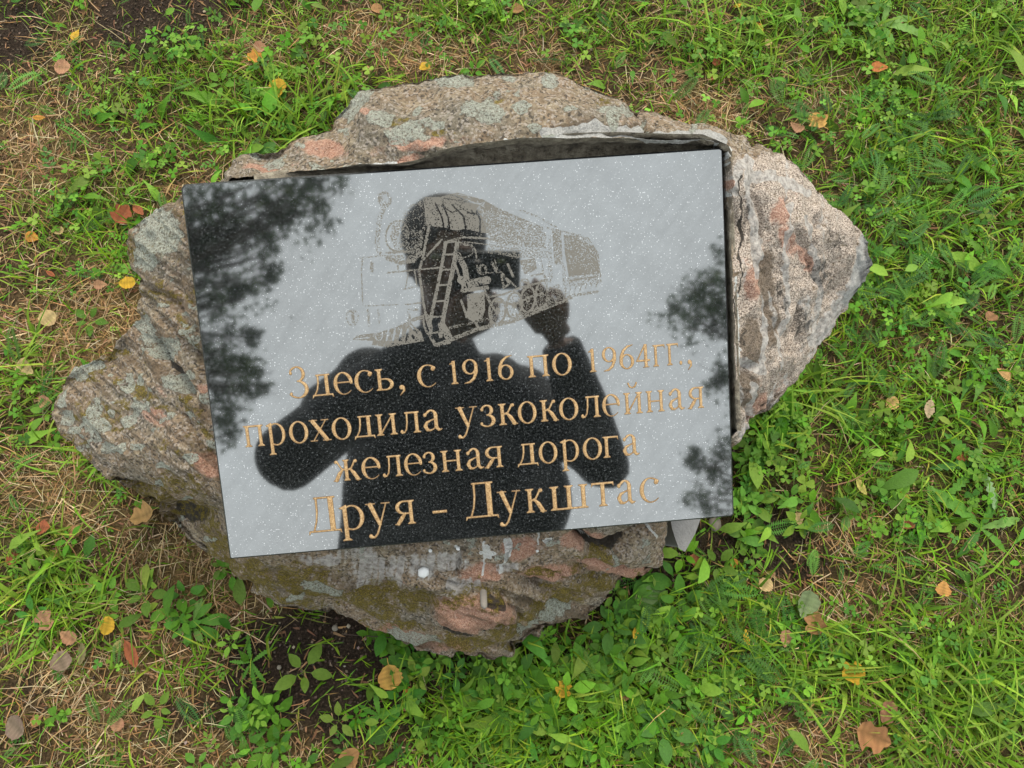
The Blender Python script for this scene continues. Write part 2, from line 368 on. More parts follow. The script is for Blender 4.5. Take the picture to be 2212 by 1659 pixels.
Nn = grid_normals(FULL)
if np.mean(Nn[NR // 2, :, 2]) < 0: Nn = -Nn
q = FULL
Ua = np.concatenate([U, np.repeat(U[-1:], NS, 0)]); Va = np.concatenate([V_, np.repeat(V_[-1:], NS, 0)])
def warp(u, v, a, sc, s):
    P3 = np.stack([u / sc, v / sc, u * 0], -1); return u + a * fbm(P3, 3, s), v + a * fbm(P3 + 31.7, 3, s + 3)
big = fbm(q * 9, 3, 2); mid = fbm(q * 30, 4, 4); fin = fbm(q * 95, 3, 6)
rid = 1 - np.abs(fbm(q * 16, 3, 8)) * 2.2
# foliation: long grooves that run down to the right over the left and lower face, down along the right block
def strk(u, v, ang, L, Wd, s):
    ca, sa = math.cos(ang), math.sin(ang); a = u * ca + v * sa; b = -u * sa + v * ca
    return fbm(np.stack([a / L, b / Wd, a * 0], -1), 3, s)
wl = ss(620, 420, Ua) ; wb = ss(1190, 1240, Va) * ss(1500, 1380, Ua); wr = ss(1570, 1600, Ua) * ss(1000, 950, Va)
gr = strk(Ua, Va, R(42), 150, 16, 12) * np.clip(wl, 0, 1) * .0055 + strk(Ua, Va, R(14), 130, 14, 15) * wb * .013 + strk(Ua, Va, R(82), 200, 22, 18) * wr * .007
def seg_d(u, v, pts):
    d = np.full(np.shape(u), 1e9)
    for (x0, y0), (x1, y1) in zip(pts[:-1], pts[1:]):
        ex, ey = x1 - x0, y1 - y0; L2 = ex * ex + ey * ey + 1e-9
        t_ = np.clip(((u - x0) * ex + (v - y0) * ey) / L2, 0, 1)
        d = np.minimum(d, np.hypot(u - x0 - t_ * ex, v - y0 - t_ * ey))
    return d
uw, vw = warp(Ua, Va, 9, 26, 21)
fade = np.linspace(1, 0, NS)[:, None] ** 2
gr[NR:] *= fade
groove = 0
for pts, wd, dp in [([(320,640),(370,720),(450,800)],7,.008),([(330,740),(360,790),(400,850)],13,.016),([(300,600),(360,640),(420,720)],6,.006),([(380,900),(430,960),(462,985)],6,.006),
        ([(250,1040),(330,1060),(450,1120)],7,.010),([(370,1110),(420,1125)],16,.02),([(940,1352),(1020,1362),(1100,1350)],7,.012),([(1130,1275),(1250,1255),(1400,1238)],7,.010),
        ([(600,1275),(760,1300),(900,1330)],6,.006),([(1250,1152),(1290,1185),(1330,1178),(1400,1140)],10,.03),([(1375,232),(1400,262),(1402,280)],6,.01),
        ([(1635,380),(1648,480),(1652,640),(1672,720)],6,.004),([(1762,470),(1745,600),(1700,760)],5,.007),([(1700,430),(1735,520),(1765,610)],6,.006),
        ([(1615,790),(1600,860),(1625,910)],9,.010),([(1085,1290),(1120,1320)],7,.01),([(900,1255),(930,1290)],6,.008),([(1000,1190),(985,1240)],4,.005),([(1160,1200),(1320,1215),(1425,1235)],5,.006)]:
    groove = groove + dp * np.exp(-(seg_d(uw, vw, pts) / wd) ** 2)
lump = .0
for cx, cy, rx, ry, h in [(1020,1318,85,32,.012),(925,322,40,14,.006),(790,250,30,20,.004),(1310,1200,80,28,.010),(330,520,50,60,.006),(1690,560,40,90,-.008),(905,1245,40,20,.006)]:
    lump = lump + h * np.exp(-(((uw - cx) / rx) ** 2 + ((vw - cy) / ry) ** 2) ** 1.5)
edge_in = ss(0, .12, np.concatenate([np.repeat(tt[:, None], NA, 1), np.ones((NS, NA))]))
groove[NR:] *= fade
disp = (big * .010 + mid * .0075 + fin * .0034 + (rid - .6) * .005) * (.35 + .65 * edge_in) + gr - groove + lump
FULL = FULL + Nn * disp[..., None]
# keep the rock under the slab
h_over = ((FULL - PTL) @ PN); a_ = (FULL - PTL) @ PA; b_ = (FULL - PTL) @ PB
inside = ss(-.004, .006, a_) * ss(-.004, -.001, PW - a_) * ss(-.004, -.001, -b_) * ss(-.004, .006, PH + b_)
over = np.maximum(h_over + PT + .004, 0) * inside
FULL = FULL - PN * over[..., None]
def ell(u, v, cx, cy, rx, ry, ang=0, soft=.35):
    ca, sa = math.cos(R(ang)), math.sin(R(ang)); a = (u - cx) * ca + (v - cy) * sa; b = -(u - cx) * sa + (v - cy) * ca
    return 1 - ss(1 - soft, 1 + soft, np.hypot(a / rx, b / ry))
def lin(u, v, pts, w, soft=.5):
    return 1 - ss(w * (1 - soft), w * (1 + soft), seg_d(u, v, pts))
mk = {k: np.zeros(Ua.shape) for k in ('pink', 'lich', 'moss', 'white', 'brown', 'cem', 'drip', 'dark', 'fresh')}
def put(k, m, v=1.0): mk[k] = np.maximum(mk[k], m * v)
for a in [(795,246,14,9,20),(870,312,32,14,25),(925,312,42,16,-15),(885,345,34,12,-8),(700,320,50,18,10),(560,355,40,14,0),(450,850,34,16,35),(450,1005,42,24,30),(330,900,40,20,30,.6),(1020,1312,92,36,3),
          (1685,455,22,34,10),(1705,520,20,40,-20),(1745,560,14,40,-35),(1620,610,22,40,0),(1260,1165,60,20,0),(1330,1230,90,20,8),(1190,1245,70,22,0),(1120,1190,40,26,0),(870,1265,16,12,0),
          (880,1370,70,16,12),(960,1395,60,12,0),(1640,880,20,40,20),(760,1345,40,10,8),(1580,400,8,20,0),(1040,1240,50,20,0)]:
    put('pink', ell(uw, vw, *a[:5]), a[5] if len(a) > 5 else (.8 if a[1] < 400 and a[0] < 1500 else .8))
for a in [(823,252,26,20,-20),(905,240,14,10,-30),(1045,240,44,24,15),(780,205,34,20,-30),(760,235,26,18,-50),(985,172,40,14,0),(940,168,20,8,0),(1190,180,20,10,0),(1310,240,24,12,10),(1190,172,18,8,0),
          (1100,170,20,10,0),(860,300,30,14,20),(935,270,20,10,0),(1155,280,20,12,0),(1230,240,16,8,0),(590,345,26,12,-10),(650,312,14,7,0),(1270,178,16,10,20),(890,285,34,20,10),
          (350,505,44,52,20),(330,560,26,24,0),(350,752,32,26,20),(378,830,30,20,20),(290,880,12,20,0),(277,908,17,14,0),(232,968,20,16,0),(262,968,16,12,0),(300,965,12,8,0),(190,915,16,18,0),(220,920,20,14,20),
          (140,860,8,24,15),(418,990,16,12,0),(352,1008,18,10,0),(170,795,26,10,-20),(200,790,26,10,-20),(300,820,10,14,0),(395,718,10,8,0),(300,700,22,12,30),(240,890,10,10,0),(140,900,12,16,0),(455,960,10,7,0),
          (360,900,9,8,0),(312,880,12,9,0),(700,1262,44,14,10),(900,1375,60,12,10),(1200,1320,40,14,-20),(1140,1350,16,34,35),(640,1285,20,6,0)]:
    put('lich', ell(uw, vw, *a[:5], soft=.5), (.95 if a[2] > 25 or a[0] == 823 else .76) if a[0] > 560 else .92)
for a in [(300,850,50,20,40),(260,830,30,16,40),(410,740,50,8,55),(440,660,44,8,55),(400,880,60,14,42),(440,935,60,9,45),(330,1070,90,20,20),(420,1120,80,26,35),(370,1050,60,14,20),(470,1180,40,30,35),
          (560,1240,60,34,35),(660,1250,90,40,14),(760,1290,120,28,10),(640,1295,70,12,14),(820,1285,70,20,10),(890,1300,60,18,10),(1200,1300,110,26,-20),(1290,1262,60,14,0),(1100,1365,60,26,-10),(1000,1385,100,20,0),
          (1160,1240,60,10,0),(1290,1200,70,10,0),(860,1335,90,16,14),(360,620,40,10,55),(390,700,50,8,50),(1310,220,30,8,0),(860,260,30,14,0),(1070,215,26,10,0),(960,285,40,10,0),(500,1215,40,14,30)]:
    put('moss', ell(uw, vw, *a[:5], soft=.6), .62 if a[1] > 1150 else .55)
fo = np.where(wb > .3, strk(Ua, Va, R(14), 120, 9, 51), strk(Ua, Va, R(42), 120, 10, 52)); reg = np.maximum(wb, np.clip(wl, 0, 1))
put('brown', ss(.02, .35, fo) * reg, .62); put('dark', ss(.25, .5, -fo) * reg, .48); put('moss', ss(.05, .4, fbm(np.stack([Ua / 60, Va / 40, Ua * 0], -1), 3, 55)) * reg, .50)
put('lich', ss(.25, .45, fbm(np.stack([Ua / 34, Va / 30, Ua * 0], -1), 3, 57)) * (1 - ss(1500, 1580, Ua)) * (1 - .8 * wb), .62); put('pink', ss(.15, .45, fbm(np.stack([Ua / 90, Va / 60, Ua * 0], -1), 3, 59)), .30)
fr = strk(Ua, Va, R(84), 220, 16, 53) * wr; put('white', ss(.16, .40, fr), .55); put('brown', ss(.08, .4, strk(Ua, Va, R(84), 160, 30, 54) * wr), .38)
stre = .5 + .5 * strk(Ua, Va, R(95), 90, 6, 33)
for a in [(790,1225,70,40,35),(830,1250,60,24,20),(900,1220,70,26,0),(960,1215,60,22,0),(1000,1260,50,16,0),(700,1208,50,10,0),(1100,1230,40,14,0)]:
    put('white', ell(uw, vw, *a[:5], soft=.5) * np.clip(.30 + 1.5 * stre ** 2, 0, 1.2), 1.0)
u8, v8 = warp(Ua, Va, 5, 18, 44)
for pts, w in [([(1610,350),(1622,430),(1628,500),(1634,590)],12),([(1624,380),(1680,390),(1740,420)],9),([(1645,640),(1650,700),(1640,800)],5),([(1712,440),(1700,560)],6),([(1700,500),(1702,620),(1680,760),(1672,880)],5),
               ([(1740,470),(1765,560),(1770,650),(1745,740)],6),([(1640,480),(1655,560)],4),([(1595,350),(1592,420)],6),([(1620,830),(1630,900)],7),([(1610,780),(1640,800)],9),([(1600,935),(1615,925)],9)]:
    put('white', lin(u8, v8, pts, w, .5), .95)
put('white', lin(u8, v8, [(1868,515),(1866,560),(1842,610),(1802,668),(1760,735)], 16, .4), .9)
put('cem', lin(u8, v8, [(1880,520),(1876,570),(1838,640)], 24, .3), .95)
for a in [(1610,845,26,44,10),(1660,610,22,70,5),(1620,740,24,60,0),(1665,700,20,50,10),(1250,275,60,9,-3),(1380,275,40,12,0)]: put('brown', ell(uw, vw, *a[:5]), .85)
put('fresh', ss(1570, 1590, Ua) * ss(1200, 1100, Va) * ss(320, 350, Va + (1700 - Ua) * .0), .62)
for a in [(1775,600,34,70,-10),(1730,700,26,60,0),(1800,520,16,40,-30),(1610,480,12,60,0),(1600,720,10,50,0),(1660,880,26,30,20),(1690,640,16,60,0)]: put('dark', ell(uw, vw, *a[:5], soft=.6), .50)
put('cem', lin(uw, vw, [(1180,290),(1300,282),(1420,285),(1530,295),(1555,312)], 13, .4), .85)
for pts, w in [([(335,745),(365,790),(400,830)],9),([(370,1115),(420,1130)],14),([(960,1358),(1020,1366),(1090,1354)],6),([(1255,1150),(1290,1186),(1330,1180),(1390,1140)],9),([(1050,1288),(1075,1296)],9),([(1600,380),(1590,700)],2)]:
    put('dark', lin(uw, vw, pts, w), .8)  # shade under the lump's overhang and in the crevices, painted dark
u3, v3 = warp(Ua, Va, 4, 9, 61)
for pts, w in [([(1092,1168),(1094,1190),(1088,1215),(1082,1240)],4),([(1100,1172),(1098,1195)],7),([(1050,1185),(1052,1200)],9),([(1040,1196),(1066,1194)],5),([(1045,1170),(1045,1240)],2.5),([(1250,1150),(1262,1168),(1290,1185)],2.0),([(1163,1152),(1160,1180)],2.4),
               ([(1175,1170),(1190,1160)],3),([(1405,1140),(1418,1160)],3),([(1400,1135),(1412,1150)],3),([(1575,330),(1582,420)],3.5),([(1590,600),(1594,700),(1598,790)],3),([(775,357),(855,352)],3.5),([(1090,303),(1200,299),(1330,296),(1420,297),(1530,300)],1.6),([(1540,313),(1575,322)],5),([(985,1180),(990,1186)],3),([(1003,1220),(1005,1216)],2.5),([(700,1160),(720,1170)],2)]:
    put('drip', lin(u3, v3, pts, w, .35), .95)
put('lich', ell(u3, v3, 1045, 1285, 1, 1), 0)
for k in mk: mk[k][NR:] *= (fade if k not in ('fresh',) else .3 + .7 * fade)
idx = np.arange(NT_ROWS * NA).reshape(NT_ROWS, NA)
a0 = idx[:-1]; a1 = np.roll(idx, -1, 1)[:-1]; b1 = np.roll(idx, -1, 1)[1:]; b0 = idx[1:]
F = np.stack([a0, b0, b1, a1], -1).reshape(-1, 4)
fl = lambda *k: np.stack([mk[x].ravel() for x in k], 1)
rock_me = npmesh('boulder', FULL, F, extra={'MaskA': fl('pink', 'lich', 'moss'), 'MaskB': fl('white', 'brown', 'cem'), 'MaskC': fl('drip', 'dark', 'fresh')})
MEM = tag(empty('memorial_stone', (0.02, 0, 0)), 'lichen-covered pink grey boulder with a tilted black granite plaque set in it', 'memorial')
def child(name, me, mat, par=MEM):
    o = link(name, me, mat); o.parent = par
    if par is MEM: o.matrix_parent_inverse = Matrix.Translation((-0.02, 0, 0))
    return o
rock_ob = child('boulder', rock_me, M_ROCK)
rn = np.zeros(len(rock_me.polygons) * 3, np.float32); rock_me.polygons.foreach_get('normal', rn)
if rn.reshape(-1, 3)[:NA * 60, 2].mean() < 0: rock_me.flip_normals()
FOOT = FULL[-4, ::12, :2].copy()
def in_poly(P, poly):
    x, y = P[:, 0], P[:, 1]; c = np.zeros(len(P), bool); n = len(poly)
    for i in range(n):
        x0, y0 = poly[i]; x1, y1 = poly[i - 1]
        m = ((y0 > y) != (y1 > y)); c ^= m & (x < (x1 - x0) * (y - y0) / (y1 - y0 + 1e-12) + x0)
    return c
# mortar wall of the recess between the rock lip and the slab
lipU = []
LR = resample([(a, b, c) for a, b, c in LIP], 10)  # (only to keep helper warm)
L = np.array(LIP[1:], float); s_ = np.r_[0, np.cumsum(np.hypot(*np.diff(L[:, :2], axis=0).T))]
sq = np.linspace(0, s_[-1], 420); L = np.stack([np.interp(sq, s_, L[:, k]) for k in range(3)], 1)
top = at(L[:, 0], L[:, 1], L[:, 2] - .002)
hh = (top - PTL) @ PN
ins = np.stack([np.clip((top - PTL) @ PA, .03, PW - .03), np.clip((top - PTL) @ PB, -PH + .03, -.03)], 1)
inw = PTL + ins[:, :1] * PA + ins[:, 1:] * PB - PN * (PT + .002)
rows = [top + (top - inw) * .12 - np.array([0, 0, .004])]
for k in range(1, 9):
    w_ = k / 8; p = top - PN * ((hh + PT + .001) * w_)[:, None]
    p = p + (inw - p) * (.03 * w_)
    p = p + PN * 0 + (fbm(top * 60 + k * .6, 3, 71) * .0035)[:, None] * (PB + PN * .3)
    rows.append(p)
rows.append(inw)
rows = np.array(rows); ra, rb, rh = (rows - PTL) @ PA, (rows - PTL) @ PB, (rows - PTL) @ PN
inn_ = ((ra > -.003) & (ra < PW + .003) & (rb < .003)).astype(float) * (rh > -PT - .002)
inn_[:1] = 0
rows = rows + ((PB * 1.0)[None, None] * (np.clip(.004 - rb, 0, .03) * inn_ * (ra < PW - .004))[..., None]) + ((PA * 1.0)[None, None] * (np.clip(PW + .004 - ra, 0, .03) * inn_ * (ra >= PW - .03) * (rb < -.004))[..., None])
n0, n1 = rows.shape[:2]; ix = np.arange(n0 * n1).reshape(n0, n1)
F = np.stack([ix[:-1, :-1], ix[:-1, 1:], ix[1:, 1:], ix[1:, :-1]], -1).reshape(-1, 4)
t = NT('dark_mortar'); g = t.noise(90, 5, .65); g2 = t.noise(500, 3)
cM = t.ramp(g, (.32, (.05, .044, .035)), (.45, (.16, .135, .10)), (.65, (.30, .27, .21)))
M_MORT = t.done(t.bsdf(Base_Color=cM, Roughness=.8, Normal=t.bump(g2, .002, 1, t.bump(g, .004))))
child('mortar_bed', npmesh('mortar_bed', rows, F), M_MORT)

# ------------------------------------------------------------------ the slab
PM = Matrix(((PA[0], PB[0], PN[0], PTL[0]), (PA[1], PB[1], PN[1], PTL[1]), (PA[2], PB[2], PN[2], PTL[2]), (0, 0, 0, 1)))
def slab_outline(n=6):
    r = {0: .0065, 1: .0012, 2: .0035, 3: .0012}; cs = [(0, 0), (PW, 0), (PW, -PH), (0, -PH)]; out = []
    for k, (x, y) in enumerate(cs):
        rr = r[k]; sx = 1 if x == 0 else -1; sy = -1 if y == 0 else 1; c = (x + sx * rr, y + sy * rr)
        a0 = [180, 90, 0, 270][k]
        for j in range(n + 1):
            a = R(a0 - 90 * j / n); out.append((c[0] + rr * math.cos(a), c[1] + rr * math.sin(a)))
    return out
ol = slab_outline(); n = len(ol)
def ring(off, z):
    c = (PW / 2, -PH / 2); return [(c[0] + (x - c[0]) * (1 - off / (PW / 2)), c[1] + (y - c[1]) * (1 - off / (PH / 2)), z) for x, y in ol]
V = ring(.0020, 0) + ring(.0, -.0024) + ring(0, -PT + .001) + ring(.001, -PT)
F = [tuple(range(n))[::-1]] + [tuple(3 * n + i for i in range(n))]
for k in range(3):
    for i in range(n):
        j = (i + 1) % n; F.append((k * n + i, k * n + j, (k + 1) * n + j, (k + 1) * n + i))
me = pymesh('plaque', V, F, False)
PLQ = child('plaque', me, M_GRAN); PLQ.parent = MEM; PLQ.matrix_parent_inverse = Matrix.Translation((-0.02, 0, 0)); PLQ.matrix_basis = PM
me.materials.append(M_SAWN)
for i, p in enumerate(me.polygons): p.material_index = 0 if i == 0 else 1
me.update()
if me.polygons[0].normal.z < 0: me.flip_normals()
PLQ['label'] = 'polished black speckled granite plaque with gold lettering and an engraved locomotive'

# ------------------------------------------------------------------ carved gold letters, each drawn from strokes
T_, t_ = .192, .070
class Gl:
    def __init__(s, w, y0=-.06, y1=1.08): s.w, s.y0, s.y1, s.p = w, y0, y1, []
    def r(s, x0, y0, x1, y1): s.p.append(('r', x0, y0, x1, y1)); return s
    def q(s, *pts): s.p.append(('q', pts)); return s
    def k(s, pts, ws): s.p.append(('k', pts, ws)); return s          # variable-width stroke
    def d(s, x, y, r): s.p.append(('k', [(x, y), (x, y)], [r, r])); return s
    def arc(s, cx, cy, rx, ry, a0, a1, T=T_, t=t_, n=26, e0=None, e1=None):
        pts = []; ws = []
        for i in range(n + 1):
            f = i / n; a = R(a0 + (a1 - a0) * f); c = abs(math.cos(a)); h = (t + (T - t) * c ** 1.4) / 2
            if e0 is not None and f < .3: h = e0 + (h - e0) * f / .3
            if e1 is not None and f > .7: h = e1 + (h - e1) * (1 - f) / .3
            pts.append((cx + (rx - h) * math.cos(a), cy + (ry - h) * math.sin(a))); ws.append(h)
        return s.k(pts, ws)
    def stem(s, x, y0=0, y1=1, T=T_, top=True, bot=True, sl=.11):
        s.r(x, y0, x + T, y1)
        for f, y, sg in ((top, y1, -1), (bot, y0, 1)):
            if f: s.q((x - sl, y), (x - sl, y + sg * .045), (x, y + sg * .11), (x + T, y + sg * .11), (x + T + sl, y + sg * .045), (x + T + sl, y))
        return s
    def sdf(s, X, Y):
        D = np.full(X.shape, 9.)
        for p in s.p:
            if p[0] == 'r':
                cx, cy = (p[1] + p[3]) / 2, (p[2] + p[4]) / 2
                dx = np.abs(X - cx) - abs(p[3] - p[1]) / 2; dy = np.abs(Y - cy) - abs(p[4] - p[2]) / 2
                d = np.where((dx > 0) & (dy > 0), np.hypot(np.maximum(dx, 0), np.maximum(dy, 0)), np.maximum(dx, dy))
            elif p[0] == 'q':
                pts = np.array(p[1], float); ar = 0
                for i in range(len(pts)): ar += pts[i-1][0] * pts[i][1] - pts[i][0] * pts[i-1][1]
                if ar < 0: pts = pts[::-1]
                d = np.full(X.shape, -9.)
                for i in range(len(pts)):
                    a, b = pts[i-1], pts[i]; ex, ey = b - a; l = math.hypot(ex, ey) + 1e-9
                    d = np.maximum(d, ((X - a[0]) * ey - (Y - a[1]) * ex) / l)
            else:
                d = np.full(X.shape, 9.)
                for (x0, y0), (x1, y1), w0, w1 in zip(p[1][:-1], p[1][1:], p[2][:-1], p[2][1:]):
                    ex, ey = x1 - x0, y1 - y0; L2 = ex * ex + ey * ey
                    u = np.clip(((X - x0) * ex + (Y - y0) * ey) / L2, 0, 1) if L2 > 1e-12 else 0 * X
                    d = np.minimum(d, np.hypot(X - x0 - u * ex, Y - y0 - u * ey) - (w0 + (w1 - w0) * u))
            D = np.minimum(D, d)
        return D
def G_(c):
    h = t_ / 2
    if c == 'о': return Gl(.98).arc(.49, .49, .49, .53, 0, 360, n=40)
    if c == 'с': return Gl(.86).arc(.48, .49, .48, .53, 48, 318, n=34, e0=.03, e1=.02).d(.74, .80, .10).k([(.62,.97),(.74,.9),(.79,.84)],[.035,.05,.08])
    if c == 'е': return Gl(.88).arc(.48, .49, .48, .53, 4, 318, n=36, e1=.02, e0=.09).r(.16, .50, .84, .575)
    if c in 'пнийшг':
        if c == 'п': return Gl(1.16).stem(.12).stem(.84).r(.1, .905, 1.05, 1)
        if c == 'н': return Gl(1.16).stem(.12).stem(.84).r(.2, .47, .95, .55)
        if c == 'и': return Gl(1.16).stem(.12).stem(.84).k([(.28, .12), (.88, .88)], [.045, .045])
        if c == 'й': return Gl(1.16, y1=1.5).stem(.12).stem(.84).k([(.28, .12), (.88, .88)], [.045, .045]).k([(.34,1.42),(.42,1.27),(.58,1.21),(.74,1.27),(.82,1.42)],[.055,.05,.035,.05,.055])
        if c == 'ш': return Gl(1.70).stem(.12).stem(.75).stem(1.38).r(.1, 0, 1.6, .09)
        if c == 'г': return Gl(.88).stem(.12).r(.1, .905, .86, 1).q((.70,1),(.86,1),(.88,.70),(.83,.70),(.78,.9))
    if c == 'т': return Gl(1.06).stem(.43, top=False).r(.02, .905, 1.04, 1).q((.0,.70),(.05,.70),(.10,.9),(.18,1),(.02,1)).q((1.06,.70),(1.01,.70),(.96,.9),(.88,1),(1.04,1))
    if c == 'ь': return Gl(.98).stem(.12).arc(.52, .28, .42, .285, -90, 90, T=.2, t=.08).r(.3, .485, .52, .565).r(.3, -.005, .52, .075)
    if c == 'я': return Gl(1.06).stem(.74).arc(.50, .71, .42, .29, 90, 270, T=.2, t=.08).r(.5, .92, .8, 1).r(.5, .42, .8, .50).k([(.56,.46),(.38,.28),(.18,.06)],[.05,.1,.09]).r(.0, 0, .26, .06)
    if c == 'р':
        g = Gl(1.08, y0=-.52).stem(.14, -.46, .94, top=False).arc(.52, .49, .52, .53, -125, 125, n=34, e0=.04, e1=.04)
        return g.q((0, .93), (.0, .88), (.16, .84), (.34, .84), (.34, 1.04), (.28, 1.04))
    if c == 'х': return Gl(1.10).k([(.22,.92),(.86,.07)],[.105,.105]).k([(.88,.95),(.2,.05)],[.035,.035]).r(.02,.94,.46,1).r(.64,.94,1.04,1).r(0,0,.4,.06).r(.64,0,1.10,.06)
    if c in 'дД':
        h1 = 1 if c == 'д' else 1.46; w = 1.16 if c == 'д' else 1.6; X = w - .44 if c == 'д' else w - .56
        dn = -.24 if c == 'д' else -.34; T2 = .2 if c == 'д' else .26; lx = .34 if c == 'д' else .46
        g = Gl(w, y0=dn - .08, y1=h1 + .08).r(X, .04, X + T2, h1 - .03).r(lx - .06, h1 - .085, X + T2 + .09, h1).r(.06, 0, w - .06, .085)
        g.k([(lx + .06, h1 - .05), (lx + .05, h1 * .6), (lx - .02, h1 * .3), (lx - .17, .06)], [.055, .052, .045, .045])
        g.q((.0, dn), (.03, dn), (.11, -.05), (.24, .05), (.05, .06)).q((w, dn), (w - .03, dn), (w - .11, -.05), (w - .24, .05), (w - .05, .06))
        return g
    if c == 'л': return Gl(1.14).stem(.80, top=False).r(.30, .905, 1.06, 1).k([(.42,.95),(.40,.5),(.34,.2),(.24,.06),(.12,.06)],[.055,.05,.045,.04,.07]).d(.10,.10,.09)
    if c == 'а':
        g = Gl(.96).r(.56, .12, .56 + T_, .74).arc(.44, .70, .325, .32, 0, 158, T=.2, t=.09, e1=.04).d(.14, .78, .095)
        return g.k([(.62,.58),(.42,.52),(.2,.42),(.12,.26),(.2,.1),(.34,.05),(.5,.1),(.62,.2)],[.03,.04,.07,.1,.085,.05,.035,.03]).k([(.68,.16),(.76,.06),(.86,.06),(.94,.1)],[.09,.07,.04,.02])
    if c == 'у': return Gl(1.10, y0=-.52).k([(.22,.93),(.56,.12)],[.105,.085]).k([(.90,.95),(.58,.1),(.42,-.28),(.28,-.42),(.16,-.40)],[.035,.045,.05,.045,.07]).d(.12,-.36,.095).r(.0,.94,.44,1).r(.68,.94,1.08,1)
    if c in 'зЗ':
        k = 1 if c == 'з' else 1.44; w = .82 if c == 'з' else 1.1; m = k * .53; r1 = (k - m) / 2 + .03; r2 = m / 2 + .04
        g = Gl(w, y1=k + .1).arc(w * .44, k - r1 + .02, w * .40, r1, 150, -90, T=T_, t=.075, e0=.05).arc(w * .42, r2 - .03, w * .52, r2, 90, -150, T=T_ + .02, t=.075, e1=.035)
        return g.d(w * .14, k * .80, .085).d(w * .07, .15 * k, .075)
    if c in 'кж':
        def arms(g, x, s, hx):
            g.k([(x, .52), (x + s * .16, .56), (x + s * .28, .74), (x + s * .38, .92)], [.04, .05, .05, .055]).d(x + s * .44, .90, .085)
            g.k([(x + s * .10, .55), (x + s * .30, .34), (x + s * .48, .06)], [.05, .105, .10]); g.r(x + s * .34, 0, x + s * .66, .06); return g
        if c == 'к': return arms(Gl(1.08).stem(.12), .32, 1, 0).r(.3,.47,.42,.56)
        return arms(arms(Gl(1.56).stem(.68, sl=.08), .86, 1, 0), .70, -1, 0)
    if c == '1': return Gl(.46, y1=1.16).stem(.14, 0, 1.08, T=.19, top=False).q((0,.90),(.0,.95),(.33,1.1),(.33,.95))
    if c == '9': return Gl(.80, y1=1.16).arc(.40, .74, .40, .36, 0, 360, n=36, T=.18).k([(.70,.75),(.70,.50),(.56,.2),(.34,.04),(.06,.0)],[.09,.09,.075,.055,.02])
    if c == '6': return Gl(.80, y1=1.16).arc(.40, .35, .40, .36, 0, 360, n=36, T=.18).k([(.10,.34),(.11,.58),(.24,.86),(.46,1.03),(.76,1.10)],[.09,.09,.075,.055,.02])
    if c == '4': return Gl(.78, y1=1.16).r(.46, 0, .64, 1.08).k([(.52,1.04),(.05,.34)],[.045,.04]).r(.0, .28, .78, .38).r(.36,0,.74,.05)
    if c == '.': return Gl(.24).d(.12, .08, .10)
    if c == ',': return Gl(.3, y0=-.4).d(.14, .08, .11).k([(.22,.08),(.22,-.08),(.05,-.28)],[.05,.05,.02])
    if c == '-': return Gl(.60).r(0, .34, .60, .46)
def glyph_mesh(c):
    g = G_(c); cs = .031
    xs = np.arange(-.06, g.w + .08, cs); ys = np.arange(g.y0 - .04, g.y1 + .05, cs)
    X, Y = np.meshgrid(xs, ys); D = g.sdf(X, Y); ins = D < 0
    verts = []; vid = {}; faces = []
    def corner(i, j):
        k = (i, j)
        if k not in vid:
            vid[k] = len(verts); verts.append((X[j, i], Y[j, i], -D[j, i]))
        return vid[k]
    def cross(i0, j0, i1, j1):
        k = (i0, j0, i1, j1) if (i0, j0) < (i1, j1) else (i1, j1, i0, j0)
        if k not in vid:
            a, b = D[j0, i0], D[j1, i1]; f = a / (a - b)
            vid[k] = len(verts); verts.append((X[j0, i0] + (X[j1, i1] - X[j0, i0]) * f, Y[j0, i0] + (Y[j1, i1] - Y[j0, i0]) * f, 0))
        return vid[k]
    for j in range(len(ys) - 1):
        for i in range(len(xs) - 1):
            cn = [(i, j), (i + 1, j), (i + 1, j + 1), (i, j + 1)]; fl_ = [ins[b, a] for a, b in cn]
            if not any(fl_): continue
            poly = []
            for k in range(4):
                a, b = cn[k], cn[(k + 1) % 4]
                if fl_[k]: poly.append(corner(*a))
                if fl_[k] != fl_[(k + 1) % 4]: poly.append(cross(*a, *b))
            if len(poly) >= 3: faces.append(poly)
    return g, verts, faces
LINES = [  # baseline start, baseline end, x height in picture points, glyphs with their left and right picture abscissae
 ((648,859.5),(1453,789),47,[('З',628,672),('д',674,723),('е',723,762),('с',768,808),('ь',813,854),(',',861,877),('с',903,944),('1',974,992),('9',1001,1035),('1',1049,1067),('6',1077,1111),('п',1141,1189),('о',1194,1237),
    ('1',1273,1290),('9',1302,1333),('6',1339,1371),('4',1375,1405),('г',1411,1438),('г',1441,1467),('.',1467,1475),(',',1484,1496)]),
 ((648,956.6),(1504,882.5),46.5,[('п',530,574),('р',579,621),('о',627,669),('х',671,717),('о',719,762),('д',765,813),('и',814,861),('л',865,912),('а',915,957),('у',987,1035),('з',1039,1074),('к',1078,1124),('о',1120,1161),
    ('к',1168,1212),('о',1209,1251),('л',1255,1300),('е',1302,1338),('й',1348,1390),('н',1396,1437),('а',1444,1480),('я',1486,1522)]),
 ((750,1038.5),(1363,984.5),46,[('ж',719,783),('е',783,822),('л',827,873),('е',875,912),('з',915,948),('н',954,1001),('а',1008,1047),('я',1047,1089),('д',1117,1165),('о',1165,1206),('р',1212,1254),('о',1260,1302),('г',1303,1338),('а',1345,1383)]),
 ((762,1143.5),(1404,1084.4),52,[('Д',666,741),('р',737,792),('у',794,848),('я',854,900),('-',936,968),('Д',1005,1080),('у',1077,1129),('к',1137,1186),('ш',1189,1273),('т',1279,1329),('а',1333,1374),('с',1383,1425)])]
